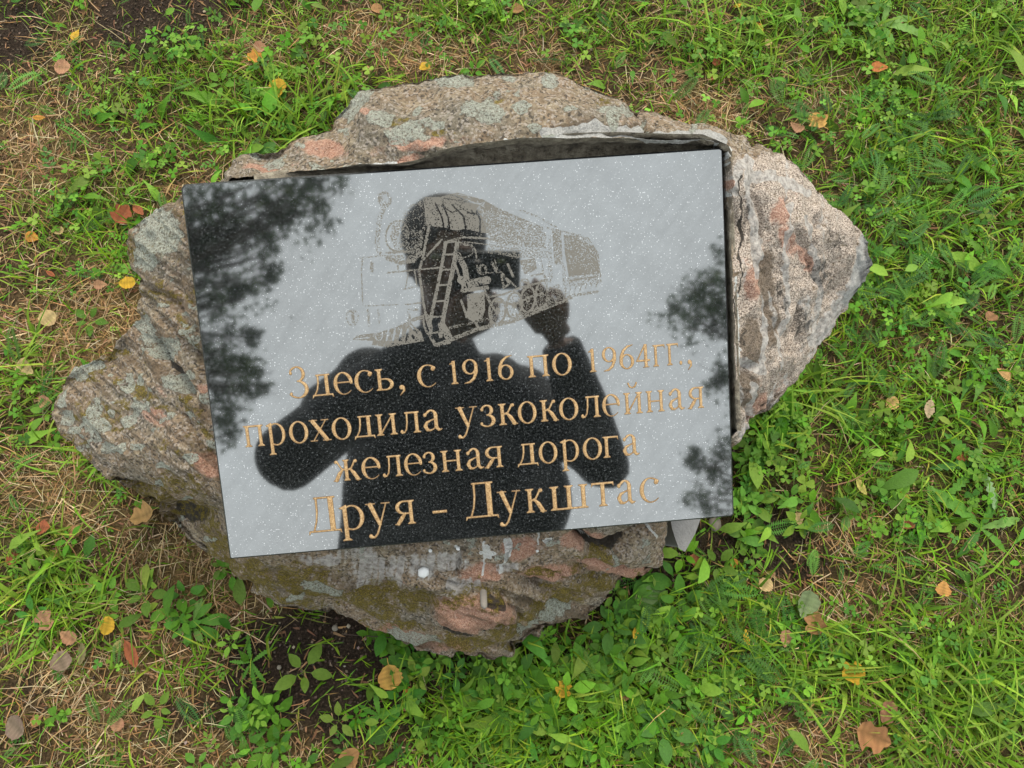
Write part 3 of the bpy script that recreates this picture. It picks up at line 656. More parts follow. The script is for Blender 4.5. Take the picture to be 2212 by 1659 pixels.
GC = {}
for (x0, y0), (x1, y1), xh, gl in LINES:
    for c, a, b in gl:
        ky = lambda x: y0 + (y1 - y0) * (x - x0) / (x1 - x0)
        A0 = np.array(plaque_uv(a, ky(a))); B0 = np.array(plaque_uv(b, ky(b))); m = (a + b) / 2
        C0 = np.array(plaque_uv(m - xh * .07, ky(m) - xh)); M0 = np.array(plaque_uv(m, ky(m)))
        if c not in GC:
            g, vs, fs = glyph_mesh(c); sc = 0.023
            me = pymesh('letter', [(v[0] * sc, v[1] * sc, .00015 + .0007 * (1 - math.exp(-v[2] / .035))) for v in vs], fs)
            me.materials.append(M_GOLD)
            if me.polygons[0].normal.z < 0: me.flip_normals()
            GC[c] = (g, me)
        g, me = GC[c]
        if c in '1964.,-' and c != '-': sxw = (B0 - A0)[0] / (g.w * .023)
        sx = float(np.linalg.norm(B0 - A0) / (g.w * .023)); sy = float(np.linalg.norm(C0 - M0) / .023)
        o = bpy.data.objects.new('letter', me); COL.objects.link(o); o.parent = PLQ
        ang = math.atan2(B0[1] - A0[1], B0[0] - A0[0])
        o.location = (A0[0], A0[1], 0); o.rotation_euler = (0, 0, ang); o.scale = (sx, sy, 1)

# ------------------------------------------------------------------ engraved locomotive: dot density field over its own thin patch
def E(pts): return [(707.8 + .28 * x, 389.3 + .28 * y) for x, y in pts]        # close-up -> picture
ex0, ey0, ex1, ey1 = 735, 395, 1320, 765
NX, NY = 760, 480
gx, gy = np.meshgrid(np.linspace(ex0, ex1, NX), np.linspace(ey0, ey1, NY))
den = np.zeros(gx.shape)
def inpoly(pts):
    x = gx; y = gy; c = np.zeros(x.shape, bool)
    for i in range(len(pts)):
        xa, ya = pts[i]; xb, yb = pts[i - 1]
        m = ((ya > y) != (yb > y)); c ^= m & (x < (xb - xa) * (y - ya) / (yb - ya + 1e-12) + xa)
    return c
def fill(pts, v): global den; den = np.where(inpoly(E(pts)), v, den)
def lnn(pts, w, v):
    global den; d = seg_d(gx, gy, E(pts)); m = 1 - ss(w * .28 * .5 - .7, w * .28 * .5 + .7, d); den = den * (1 - m) + v * m
def cir(cx, cy, rx, ry, ang, w, v, a0=0, a1=360):
    ca, sa = math.cos(R(ang)), math.sin(R(ang))
    lnn([(cx + rx * math.cos(R(a)) * ca - ry * math.sin(R(a)) * sa, cy + rx * math.cos(R(a)) * sa + ry * math.sin(R(a)) * ca) for a in np.linspace(a0, a1, 25)], w, v)
# boiler barrel and cladding
fill([(730,130),(860,130),(1000,95),(1200,150),(1330,220),(1660,360),(1670,520),(1260,460),(1240,410),(940,380),(760,380),(745,200)], .90)
fill([(940,400),(1060,375),(1250,420),(1260,455),(1000,430)], .10)
fill([(750,350),(940,370),(1000,430),(920,480),(780,600),(720,560)], .05)
fill([(1250,450),(1700,540),(1700,600),(1400,590),(1230,560)], .42)
fill([(1170,210),(1600,340),(1690,420),(1680,500),(1300,450),(1230,400)], .70)
fill([(1730,380),(1800,390),(1815,650),(1750,650)], .75)
fill([(1820,420),(2010,440),(2090,560),(2105,720),(1860,745),(1830,560)], .92)
fill([(1700,420),(1725,430),(1740,800),(1700,780)], .30)
fill([(1810,640),(1830,640),(1850,880),(1815,890)], .35)
fill([(1850,740),(2110,720),(2115,790),(1850,830)], .35)
lnn([(1700,370),(1960,430),(2040,500)], 16, .6); lnn([(1480,230),(1620,280),(1760,360)], 16, .5)
lnn([(1850,775),(2100,740)], 14, .8)
for x in range(1860, 2110, 42): lnn([(x, 880 - (x - 1860) * .28), (x + 14, 835 - (x - 1860) * .28)], 9, .7)
# smokebox front and door
fill([(580,260),(640,190),(730,170),(760,330),(720,560),(640,640),(560,645),(470,600),(450,560),(520,520)], .42)
fill([(600,230),(700,190),(740,230),(750,340),(700,400),(640,380),(620,300)], .12)
cir(540, 430, 92, 118, 8, 14, .85); fill([(500,340),(560,320),(620,360),(635,450),(590,520),(520,530),(480,440)], .55)
lnn([(560,400),(600,460),(540,500),(560,400)], 10, .1); lnn([(550,380),(620,470)], 8, .1); lnn([(600,400),(520,520)], 8, .1)
cir(575, 430, 62, 100, 8, 12, .05, -80, 90)
lnn([(450,560),(660,550)], 12, .85); lnn([(460,600),(560,640),(660,620),(720,560)], 34, .72); lnn([(480,575),(650,570)], 7, .05)
lnn([(700,175),(745,150),(760,200)], 10, .8); lnn([(720,150),(740,140)], 18, .2)
# bands round the boiler
for a, b, c2 in [((830,180),(880,280),(900,380)), ((890,190),(930,290),(940,380)), ((960,190),(1050,280),(1070,410)), ((1150,240),(1175,300),(1175,400))]: lnn([a, b, c2], 13, .04)
lnn([(880,200),(960,250),(1010,230)], 9, .08); lnn([(900,140),(1180,180)], 8, .15); lnn([(940,110),(1100,160),(1200,200)], 8, .3); lnn([(1080,250),(1190,265)], 14, .15)
lnn([(1110,230),(1130,270)], 10, .1)
# running board, hand rails, long stay
lnn([(930,470),(1050,440),(1240,450),(1420,490),(1680,520)], 16, .85); lnn([(1060,475),(1260,500),(1460,540),(1650,560)], 8, .7); lnn([(1060,460),(1250,480)], 8, .05)
fill([(770,600),(900,460),(940,480),(900,560),(860,700),(850,900),(780,1050),(740,1000),(710,700)], .05)
lnn([(820,175),(780,360),(730,620),(705,700),(740,950),(760,1060),(800,1180)], 20, .85); lnn([(880,460),(740,610)], 16, .85)
lnn([(460,715),(700,690),(900,670)], 12, .8); lnn([(900,690),(960,690)], 10, .6)
# ladder
lnn([(910,480),(880,660),(840,860),(790,1090)], 26, .9); lnn([(1000,480),(975,640),(930,860),(890,1080),(870,1200)], 34, .9)
for (x0, y0), (x1, y1) in [((905,575),(990,570)),((880,690),(960,690)),((860,810),(935,805)),((830,935),(910,930)),((800,1055),(890,1050)),((920,480),(1010,470))]: lnn([(x0, y0), (x1, y1)], 14, .9)
lnn([(1010,580),(1060,680),(1080,800)], 44, .82); lnn([(990,660),(1050,850)], 16, .85); lnn([(1030,930),(1070,1040)], 18, .8); lnn([(1020,480),(1060,500),(1110,500),(1140,540),(1150,600)], 12, .8)
cir(1060, 540, 60, 55, 0, 12, .45)
# front platform, buffer beam, lamps and pilot
lnn([(270,600),(260,700),(270,960)], 10, .7); lnn([(250,600),(450,580)], 10, .6); lnn([(340,640),(340,700)], 26, .65); lnn([(290,970),(540,960)], 9, .6)
cir(190, 1060, 46, 58, 0, 12, .45); lnn([(190,1020),(200,1100)], 26, .75); lnn([(310,1000),(320,1120)], 18, .55); lnn([(390,1000),(400,1100)], 14, .45)
lnn([(400,120),(440,190),(400,300),(380,480),(400,560)], 38, .38); cir(440, 150, 42, 52, 0, 24, .6)
lnn([(590,840),(690,820),(670,700)], 11, .8); lnn([(600,840),(620,720)], 9, .7); lnn([(600,960),(720,945)], 11, .8); lnn([(620,1080),(760,1040)], 12, .85); lnn([(700,1000),(620,1000),(640,1090)], 18, .55); lnn([(540,640),(545,700)], 14, .7)
lnn([(550,1130),(640,1090),(740,1060)], 14, .85)
fill([(190,1230),(230,1195),(370,1180),(640,1100),(720,1170),(745,1240),(460,1290),(340,1270),(350,1240)], .85)
for x in (460, 510, 560, 610): lnn([(x + 10, 1150), (x - 5, 1235)], 15, .04)
cir(395, 1195, 28, 40, 0, 10, .2, -40, 220); lnn([(220,1225),(320,1215)], 8, .1); lnn([(640,1120),(690,1180)], 12, .1); lnn([(655,1200),(665,1220)], 18, .05)
cir(770, 1110, 26, 80, -12, 18, .8); lnn([(780,1180),(830,1270),(940,1250)], 26, .85); lnn([(880,1120),(930,1200)], 60, .85); lnn([(800,1180),(870,1170)], 14, .85); lnn([(810,1210),(850,1205)], 22, .05)
# cylinder and motion
fill([(1075,880),(1210,860),(1215,1000),(1180,1100),(1130,1095),(1060,1060),(1080,980)], .95)
lnn([(1040,850),(1230,830)], 34, .85); lnn([(1030,770),(1080,800),(1230,770)], 60, .85); lnn([(1070,800),(1080,830)], 12, .05); lnn([(1160,790),(1175,815),(1190,800)], 12, .05); lnn([(1050,870),(1230,845)], 8, .08)
lnn([(940,1140),(1200,1080),(1420,1040),(1860,930)], 22, .35); lnn([(850,1270),(1150,1150),(1450,1080),(1880,900)], 30, .80); lnn([(1450,1060),(1880,890),(2080,860)], 22, .65)
fill([(1700,830),(1780,800),(1850,900),(1700,990)], .40)
lnn([(1210,850),(1260,960),(1290,1000)], 20, .85); cir(1205, 1070, 60, 78, 20, 20, .85, -60, 140); lnn([(1210,1060),(1225,1095)], 16, .05)
# wheels
for cx, cy, rx, ry in [(1310,1010,62,98),(1440,965,58,100),(1545,920,54,98),(1650,885,46,112)]:
    cir(cx, cy, rx, ry, 6, 18, .9); cir(cx, cy, rx * .68, ry * .72, 6, 7, .45)
    for a in range(0, 180, 36): lnn([(cx + rx * .8 * math.cos(R(a)), cy + ry * .8 * math.sin(R(a))), (cx - rx * .8 * math.cos(R(a)), cy - ry * .8 * math.sin(R(a)))], 7, .55)
    cir(cx, cy, 12, 18, 0, 14, .9)
lnn([(1250,900),(1360,880),(1480,830),(1640,790)], 16, .85); lnn([(1290,930),(1440,960),(1560,900),(1640,880)], 18, .9); lnn([(1340,730),(1360,830),(1400,800),(1350,720)], 16, .85); lnn([(1360,740),(1450,820)], 14, .8)
lnn([(1390,650),(1430,740)], 20, .8); lnn([(1270,640),(1300,700)], 24, .6); lnn([(1150,650),(1165,710)], 16, .5); cir(1195, 690, 24, 34, 0, 20, .6); lnn([(1170,715),(1340,710)], 12, .5)
lnn([(1290,610),(1310,690)], 9, .6); fill([(1480,620),(1600,600),(1615,690),(1520,730)], .75); lnn([(1420,600),(1640,590),(1665,700)], 8, .45); lnn([(1500,780),(1540,790),(1570,830)], 16, .8)
lnn([(1560,740),(1660,720),(1700,780)], 14, .7); lnn([(1660,700),(1700,840),(1700,980)], 14, .55); cir(1520, 800, 36, 40, 0, 10, .75)
nzf = fbm(np.stack([gx / 16, gy / 16, gx * 0], -1), 4, 91); nz2 = fbm(np.stack([gx / 5, gy / 5, gx * 0], -1), 2, 95)
den = np.clip(den * (1 + .25 * nzf) + (den > .04) * .12 * nz2, 0, 1)
den = den * (1 - .30 * ss(1045, 1110, gx) * ss(1196, 1186, gx) * ss(556, 540, gy)); den = den * np.clip(1 - .35 * ss(1150, 1290, gx) * ss(600, 480, gy), 0, 1)
pa, pb = plaque_uv(gx, gy)
keep = den > .025
cell = keep[:-1, :-1] | keep[1:, :-1] | keep[:-1, 1:] | keep[1:, 1:]
ix = np.arange(NX * NY).reshape(NY, NX); q4 = np.stack([ix[:-1, :-1], ix[1:, :-1], ix[1:, 1:], ix[:-1, 1:]], -1)[cell]
us, inv = np.unique(q4, return_inverse=True)
Vp = np.stack([pa.ravel(), pb.ravel(), np.full(pa.size, .00012)], 1)[us]
eng = link('engraved_locomotive', npmesh('engraved_locomotive', Vp, inv.reshape(-1, 4), np.repeat(den.ravel()[us][:, None], 3, 1), smooth=False), M_ENGR, PLQ)
eng['label'] = 'stippled steam locomotive engraved in three quarter view'
if eng.data.polygons[0].normal.z < 0: eng.data.flip_normals()

# ------------------------------------------------------------------ small things on the memorial
def blob_mesh(name, pts, th, seed=0):               # flat irregular paint splash with thickness
    n = len(pts); c = np.mean(pts, 0); V = []
    for s, z in ((1, 0), (.93, th), (.5, th * 1.25)):
        V += [tuple(c + (np.array(p) - c) * s) + (z,) for p in pts]
    V.append((*c, th * 1.3)); F = []
    for k in range(2):
        for i in range(n): j = (i + 1) % n; F.append((k*n+i, k*n+j, (k+1)*n+j, (k+1)*n+i))
    for i in range(n): F.append((2*n+i, 2*n+(i+1)%n, 3*n))
    return pymesh(name, V, F)
M_WHITE = mat_plain('white_sealant', (.62, .63, .64), .45, 200, .12)
ROCKV = FULL[:NR].reshape(-1, 3); RU, RVv = to_px(ROCKV); RN = grid_normals(FULL)[:NR].reshape(-1, 3)
if RN[:, 2].mean() < 0: RN = -RN
def on_rock(u, v):
    i = int(np.argmin((RU - u) ** 2 + (RVv - v) ** 2)); return Vector(ROCKV[i]), Vector(RN[i])
def place_n(o, p, nrm, spin=0, par=MEM):
    o.parent = par; o.matrix_parent_inverse = Matrix.Translation((-0.02, 0, 0))
    q_ = nrm.to_track_quat('Z', 'Y'); o.matrix_basis = Matrix.Translation(p) @ q_.to_matrix().to_4x4() @ Matrix.Rotation(spin, 4, 'Z')
hexp = [(.0072 * math.cos(R(60 * i + 8)) * (1 + .08 * math.sin(i * 3)), .0072 * math.sin(R(60 * i + 8))) for i in range(7)][:6]
o = link('sealant_blob', blob_mesh('sealant_blob', hexp, .003), M_WHITE); p, nn = on_rock(915, 1234); place_n(o, p, nn)
for (u, v, r) in [(988, 1185, .003), (1160, 1190, .002), (930, 1190, .0025)]:
    o = link('sealant_blob', blob_mesh('sealant_blob', [(r * math.cos(a) * random.uniform(.7, 1.2), r * math.sin(a) * random.uniform(.7, 1.2)) for a in np.linspace(0, 5.6, 8)], .0015), M_WHITE)
    p, nn = on_rock(u, v); place_n(o, p, nn)
# dowel that sticks out above the pink lump
V = []; F = []; m_ = 10
for k, (rr, z) in enumerate([(.0042, 0), (.0042, .018), (.0038, .022), (.0022, .0235)]):
    V += [(rr * math.cos(6.2832 * i / m_), rr * math.sin(6.2832 * i / m_) * .8, z + .001 * math.sin(i)) for i in range(m_)]
for k in range(3):
    for i in range(m_): F.append((k*m_+i, k*m_+(i+1)%m_, (k+1)*m_+(i+1)%m_, (k+1)*m_+i))
F.append(tuple(3*m_+i for i in range(m_)))
o = link('dowel', pymesh('dowel', V, F), mat_plain('pale_dowel', (.20, .18, .16), .6, 300))
p, nn = on_rock(1045, 1276); place_n(o, p - nn * .003, (nn + Vector((0, -1.2, .1))).normalized())
# pale wedge of mortar under the right corner of the slab
def lump_mesh(name, dims, seed, n=14, m=18, rough=.25, flat=0):
    V = []; F = []
    for i in range(n + 1):
        th = math.pi * i / n
        for j in range(m):
            ph = 2 * math.pi * j / m; V.append((math.sin(th) * math.cos(ph), math.sin(th) * math.sin(ph), math.cos(th)))
    V = np.array(V); k = 1 + rough * fbm(V * 1.6 + seed * 7.3, 3, seed)
    V = V * k[:, None] * np.array(dims)
    for i in range(n):
        for j in range(m): F.append((i*m+j, (i+1)*m+j, (i+1)*m+(j+1)%m, i*m+(j+1)%m))
    return pymesh(name, V, F)
wt = [(1452,1118),(1512,1112),(1498,1150),(1478,1186),(1470,1182),(1462,1160),(1456,1140)]
tp = [at(a, b, .135 - .0 * i) for i, (a, b) in enumerate(wt)]
V = [tuple(p) for p in tp] + [tuple(p * np.array([1, 1, 0]) + np.array([0, .01, -.02])) for p in tp]
F = [tuple(range(7))] + [(i, (i+1) % 7, 7 + (i+1) % 7, 7 + i) for i in range(7)]
o = child('mortar_wedge', pymesh('mortar_wedge', V, F, False), mat_plain('pale_mortar', (.20, .20, .20), .8, 120, .2, .001))
bv = o.modifiers.new('bevel', 'BEVEL'); bv.width = .003; bv.segments = 2

# ------------------------------------------------------------------ zones of the lawn (dry thatch, bare soil, lush)
SOIL = [(340,45,120,70,1),(20,60,70,60,.8),(1690,1160,80,60,1),(1640,1080,50,70,.7),(700,1400,190,70,1),(600,1480,160,80,.8),(560,1560,130,60,.7),(420,1540,120,60,.5),(300,1480,80,40,.4),(1000,1470,90,50,.8),(1340,1290,60,50,.9),(1430,1210,60,50,1),
        (1520,1180,60,50,.9),(1080,1420,140,30,.8),(760,1520,90,80,.8),(900,1560,60,40,.5),(1750,1230,80,60,.5),(1600,1000,40,50,.7),(60,1480,60,40,.4),(1320,1480,60,40,.4)]
DRY = [(80,350,130,100,.7),(60,250,80,50,.4),(560,110,130,60,.7),(800,80,120,60,.8),(900,120,100,50,.8),(160,760,190,110,1),(260,640,90,90,.8),(60,700,80,80,.5),(90,1060,140,80,.8),(180,1120,180,70,.8),(380,1230,120,80,1),(440,1290,140,50,1),
       (380,1470,230,100,.7),(300,1560,260,80,.6),(150,1500,120,110,.6),(100,1420,120,60,.7),(520,1600,160,60,.8),(1780,1160,140,80,.7),(1760,1330,170,90,.8),(1900,1560,170,80,.8),(1700,1600,160,60,.7),(1560,235,70,50,1),(1480,200,90,50,.7),
       (1150,110,80,50,.4),(1480,60,40,50,.4),(1840,230,70,60,.5),(2060,1350,100,80,.6),(1950,760,60,50,.5),(1830,640,60,40,.5),(2120,1450,80,60,.5),(1560,1540,100,60,.5),(480,330,60,40,.4),(450,430,70,50,.7),(1460,170,60,30,.6),(2000,1600,100,50,.6),(1870,1120,80,60,.6)]
LUSH = [(2050,250,230,300,1),(1900,100,200,120,.8),(500,220,180,110,.9),(640,260,80,60,1),(230,470,150,90,.8),(300,550,120,60,.7),(1700,880,110,60,1),(2000,900,220,200,.8),(1250,1560,330,130,.8),(1150,1480,160,80,1),(2080,1500,150,150,1),
        (1650,1350,150,60,.6),(90,1300,100,120,.7),(280,980,110,60,.6),(1000,30,130,50,.6),(1300,60,100,60,.7),(1600,90,140,70,.8),(60,850,80,90,.5),(1960,560,200,160,.9),(420,130,120,60,.6),(1850,1460,140,70,.8),(1640,1000,70,70,.5),(40,1200,80,80,.6)]
def zone(x, y, lst):
    P = np.stack([x, y, 0 * x], -1); u, v = to_px(P); u = np.clip(u, -3000, 6000); v = np.clip(v, -3000, 6000)
    u = u + 34 * fbm(P * 9, 3, 201); v = v + 34 * fbm(P * 9 + 9.1, 3, 202); o = np.zeros(x.shape)
    for cx, cy, rx, ry, s in lst: o = np.maximum(o, s * np.exp(-(((u - cx) / rx) ** 2 + ((v - cy) / ry) ** 2) ** 1.3))
    return o
def zones(x, y):
    P = np.stack([x, y, 0 * x], -1)
    far = ss(1.2, 2.0, np.hypot(x, y))
    bn = fbm(P * 3.3, 4, 210)
    s = zone(x, y, SOIL); d = zone(x, y, DRY); l = zone(x, y, LUSH)
    d = np.clip(d + np.clip(bn * .9 + .05, 0, 1) * (.35 + far), 0, 1); l = np.clip(l + np.clip(-bn * 1.2, 0, 1) * (.35 + far), 0, 1)
    return l, d, s
def gz(x, y):
    P = np.stack([x, y, 0 * x], -1); return fbm(P * 4, 3, 301) * .012 + fbm(P * 22, 3, 302) * .004 - .004
c1 = np.linspace(-1.7, 1.7, 400); far_ = 1.7 + np.cumsum(np.geomspace(.012, 12, 46)); ax = np.concatenate([-far_[::-1], c1, far_])
GX, GY = np.meshgrid(ax, ax + .1)
near = 1 - ss(3, 8, np.hypot(GX, GY)) * .0
lz, dz, sz = zones(GX, GY); fz_ = ss(2.5, 6, np.hypot(GX, GY)); lz = np.maximum(lz, fz_); dz = dz * (1 - .8 * fz_)
Vg = np.stack([GX, GY, gz(GX, GY) + (1 - ss(2, 5, np.hypot(GX, GY))) * .003 * fbm(np.stack([GX, GY, 0 * GX], -1) * 70, 2, 303)], -1)
m = len(ax); ix = np.arange(m * m).reshape(m, m); F = np.stack([ix[:-1, :-1], ix[:-1, 1:], ix[1:, 1:], ix[1:, :-1]], -1).reshape(-1, 4)
thatch = np.clip(.25 + dz * .75 - sz * 1.1 + .3 * fz_, 0, 1)
g_ob = link('ground', npmesh('ground', Vg, F, extra={'Zone': np.stack([lz.ravel(), thatch.ravel(), sz.ravel()], 1)}), mat_ground()); tag(g_ob, kind='structure')

# ------------------------------------------------------------------ scattering
FOOTP = [tuple(p) for p in FOOT]
def scatter(n, ext, wfun, cx=.04, cy=.12, hole=0):
    out = []
    tot = 0
    while tot < n:
        p = RS.uniform(-ext, ext, (n * 2, 2)) + np.array([cx, cy])
        w = wfun(p[:, 0], p[:, 1]); k = RS.rand(len(p)) < w
        if hole: k &= ~((np.abs(p[:, 0] - cx) < hole) & (np.abs(p[:, 1] - cy) < hole))
        p = p[k]; p = p[~in_poly(p, FOOTP)] if not hole else p
        out.append(p); tot += len(p)
        if len(out) > 12: break
    return np.concatenate(out)[:n]
def tint(n, cols, jit=.22):
    cols = np.array(cols); w = RS.rand(n); i = RS.randint(0, len(cols), n); j = RS.randint(0, len(cols), n)
    c = cols[i] * w[:, None] + cols[j] * (1 - w[:, None])
    return c * (1 + jit * RS.randn(n, 1)).clip(.45, 1.7) * (1 + .06 * RS.randn(n, 3))
def blades(name, P, length, width, lean, cols, mat, segs=3, flat=0., droop=.6, azi=None, z0=0.0, tipc=None):
    n = len(P); L = length * np.exp(.35 * RS.randn(n)).clip(.4, 2.2); Wd = width * np.exp(.25 * RS.randn(n))
    az = RS.uniform(0, 2 * np.pi, n) if azi is None else azi
    th = (lean + .35 * RS.randn(n)).clip(.02, 1.55)           # angle from vertical at the root
    curl = droop * (.4 + RS.rand(n)); pos = np.stack([P[:, 0], P[:, 1], gz(P[:, 0], P[:, 1]) + z0], 1)
    side = np.stack([-np.sin(az), np.cos(az), 0 * az], 1); tw = RS.uniform(-.6, .6, n)
    side = side * np.cos(tw)[:, None] + np.array([0, 0, 1.]) * np.sin(tw)[:, None] * .7
    rows = []; p = pos.copy(); wd = [1, .95, .7, .45, .2]
    for k in range(segs + 1):
        if k < segs:
            h = (Wd * wd[min(k, 4)] * .5)[:, None]; rows += [p - side * h, p + side * h]
        else: rows += [p]
        a = np.minimum(th + curl * k / segs, 1.75); st = (L / segs)[:, None]
        d_ = np.stack([np.cos(az) * np.sin(a), np.sin(az) * np.sin(a), np.cos(a)], 1)
        az = az + .12 * RS.randn(n); p = p + d_ * st
        p[:, 2] = np.maximum(p[:, 2], gz(p[:, 0], p[:, 1]) + .002 + z0)
    V = np.stack(rows, 1); k = V.shape[1]; f = []
    for s in range(segs - 1): f += [(2*s, 2*s+1, 2*s+3), (2*s, 2*s+3, 2*s+2)]
    s = segs - 1; f += [(2*s, 2*s+1, 2*s+2)]
    F = (np.array(f)[None] + (np.arange(n) * k)[:, None, None]).reshape(-1, 3)
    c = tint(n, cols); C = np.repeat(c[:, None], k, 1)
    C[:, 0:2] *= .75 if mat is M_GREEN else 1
    return V.reshape(-1, 3), F, C.reshape(-1, 3)
def merge(*vs):
    V = []; F = []; C = []; o = 0
    for v, f, c in vs: V.append(v); F.append(f + o); C.append(c); o += len(v)
    return np.concatenate(V), np.concatenate(F), np.concatenate(C).clip(0.002, 1)
GRN = [(.105, .235, .008), (.145, .285, .010), (.19, .32, .016), (.080, .19, .011), (.27, .34, .04), (.10, .25, .022)]
DRYC = [(.31, .20, .095), (.38, .28, .15), (.22, .125, .05), (.48, .39, .24), (.31, .17, .065)]
wg = lambda x, y: np.clip(.26 + .85 * zones(x, y)[0] - .36 * zones(x, y)[1] - .8 * zones(x, y)[2], .03, 1) * (.55 + .9 * (vn(np.stack([x, y, 0 * x], -1) * 34, 7) > -.1))
wd_ = lambda x, y: np.clip(.30 + .9 * zones(x, y)[1] - .3 * zones(x, y)[0] - .85 * zones(x, y)[2], .04, 1)
EXT = 1.25
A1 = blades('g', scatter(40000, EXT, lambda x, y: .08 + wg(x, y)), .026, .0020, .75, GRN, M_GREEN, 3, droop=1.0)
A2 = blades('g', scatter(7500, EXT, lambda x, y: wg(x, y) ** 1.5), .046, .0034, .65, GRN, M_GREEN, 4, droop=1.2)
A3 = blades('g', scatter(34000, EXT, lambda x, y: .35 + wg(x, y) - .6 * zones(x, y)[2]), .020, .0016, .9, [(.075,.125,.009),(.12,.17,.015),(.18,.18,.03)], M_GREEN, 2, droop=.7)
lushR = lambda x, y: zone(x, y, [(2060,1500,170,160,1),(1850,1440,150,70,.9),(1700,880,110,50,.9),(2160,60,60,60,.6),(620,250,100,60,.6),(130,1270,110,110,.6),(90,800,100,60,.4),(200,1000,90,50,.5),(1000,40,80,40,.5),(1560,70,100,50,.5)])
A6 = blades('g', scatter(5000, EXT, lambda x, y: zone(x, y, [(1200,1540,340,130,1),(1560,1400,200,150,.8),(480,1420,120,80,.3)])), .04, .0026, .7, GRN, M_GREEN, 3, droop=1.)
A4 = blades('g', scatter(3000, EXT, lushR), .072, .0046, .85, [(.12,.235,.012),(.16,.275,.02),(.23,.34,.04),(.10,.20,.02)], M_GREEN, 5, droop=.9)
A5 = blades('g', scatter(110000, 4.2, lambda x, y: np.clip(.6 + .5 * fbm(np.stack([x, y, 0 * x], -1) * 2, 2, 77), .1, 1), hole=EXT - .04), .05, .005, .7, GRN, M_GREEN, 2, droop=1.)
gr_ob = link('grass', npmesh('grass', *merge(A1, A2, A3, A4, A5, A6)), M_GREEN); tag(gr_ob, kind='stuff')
B1 = blades('s', scatter(27000, EXT, wd_), .022, .0011, 1.35, DRYC, M_STRAW, 2, droop=.4, z0=.001)
B2 = blades('s', scatter(9000, EXT, wd_), .045, .0012, 1.35, DRYC, M_STRAW, 3, droop=.3, z0=.003)
B3 = blades('s', scatter(22000, EXT, lambda x, y: .35 + wd_(x, y)), .012, .0022, 1.4, [(.20,.11,.05),(.14,.07,.035),(.30,.17,.09)], M_STRAW, 2, droop=.3, z0=.001)
B4 = blades('s', scatter(30000, 3.2, lambda x, y: .5 + 0 * x, hole=EXT - .04), .04, .003, 1.3, DRYC, M_STRAW, 2, droop=.3)
st_ob = link('dead_grass', npmesh('dead_grass', *merge(B1, B2, B3, B4)), M_STRAW); tag(st_ob, kind='stuff')

def inst(P, tv, tf, scale, cols, tilt=.35, zoff=.008, zr=.01, tc_=None, sj=.3, az=None):
    n = len(P); s = (scale * np.exp(sj * RS.randn(n)).clip(.5, 2)); a = RS.uniform(0, 2*np.pi, n) if az is None else az
    tx = tilt * RS.randn(n); ty = tilt * RS.randn(n)
    v = tv[None] * s[:, None, None]
    y = v[..., 1] * np.cos(tx)[:, None] - v[..., 2] * np.sin(tx)[:, None]; z = v[..., 1] * np.sin(tx)[:, None] + v[..., 2] * np.cos(tx)[:, None]
    x = v[..., 0] * np.cos(ty)[:, None] + z * np.sin(ty)[:, None]; z = -v[..., 0] * np.sin(ty)[:, None] + z * np.cos(ty)[:, None]
    X = x * np.cos(a)[:, None] - y * np.sin(a)[:, None] + P[:, :1]; Y = x * np.sin(a)[:, None] + y * np.cos(a)[:, None] + P[:, 1:2]
    Zz = np.maximum(z + (gz(P[:, 0], P[:, 1]) + zoff + RS.uniform(0, zr, n))[:, None], gz(X, Y) + .0015)
    V = np.stack([X, Y, Zz], -1); k = tv.shape[0]
    F = (tf[None] + (np.arange(n) * k)[:, None, None]).reshape(-1, 3)
    C = np.repeat(tint(n, cols)[:, None], k, 1)
    if tc_ is not None: C = C * tc_[None, :, None]
    return V.reshape(-1, 3), F, C.reshape(-1, 3)
def leaf_t(prof, fold=.18, curl=.12, stalk=.0, lobes=0):   # leaf along +Y, unit length
    V = []; F = []; n = len(prof)
    for i, (y, w) in enumerate(prof):
        zc = -curl * (y - .3) ** 2 + curl * .09; V += [(-w, y, zc + fold * w), (0, y, zc), (w, y, zc + fold * w)]
    for i in range(n - 1):
        a, b = 3*i, 3*(i+1); F += [(a, a+1, b+1), (a, b+1, b), (a+1, a+2, b+2), (a+1, b+2, b+1)]
    V = np.array(V, float)
    if stalk:
        k = len(V); V = np.vstack([V + [0, stalk, 0], [(-.012, 0, -.02), (.012, 0, -.02), (.012, stalk, 0), (-.012, stalk, 0)]]); F += [(k, k+1, k+2), (k, k+2, k+3)]
    return V, np.array(F)
OV = leaf_t([(0, .01), (.15, .17), (.4, .27), (.65, .24), (.85, .13), (1, .0)], .2, .3, .35)
SPL = leaf_t([(0, .02), (.3, .06), (.6, .15), (.8, .16), (.93, .08), (1, 0)], .25, .5)
def comb(parts):
    V = []; F = []; o = 0
    for (v, f) in parts: V.append(v); F.append(f + o); o += len(v)
    return np.vstack(V), np.vstack(F)
def rotz(v, a, off=(0, 0, 0), s=1, tilt=0):
    v = v * s; y = v[:, 1] * math.cos(tilt) - v[:, 2] * math.sin(tilt); z = v[:, 1] * math.sin(tilt) + v[:, 2] * math.cos(tilt)
    return np.stack([v[:, 0] * math.cos(a) - y * math.sin(a), v[:, 0] * math.sin(a) + y * math.cos(a), z], 1) + np.array(off)
heart = leaf_t([(0, .05), (.35, .32), (.7, .46), (.93, .40), (1.02, .15), (.94, .0)], .12, .2)
CLO = comb([(rotz(heart[0], R(k), s=1, tilt=.1), heart[1]) for k in (0, 120, 240)])
ROS = comb([(rotz(OV[0], R(a), s=s_, tilt=t__), OV[1]) for a, s_, t__ in ((0, 1, .2), (75, .8, .35), (150, 1.05, .15), (215, .7, .4), (290, .95, .25))])
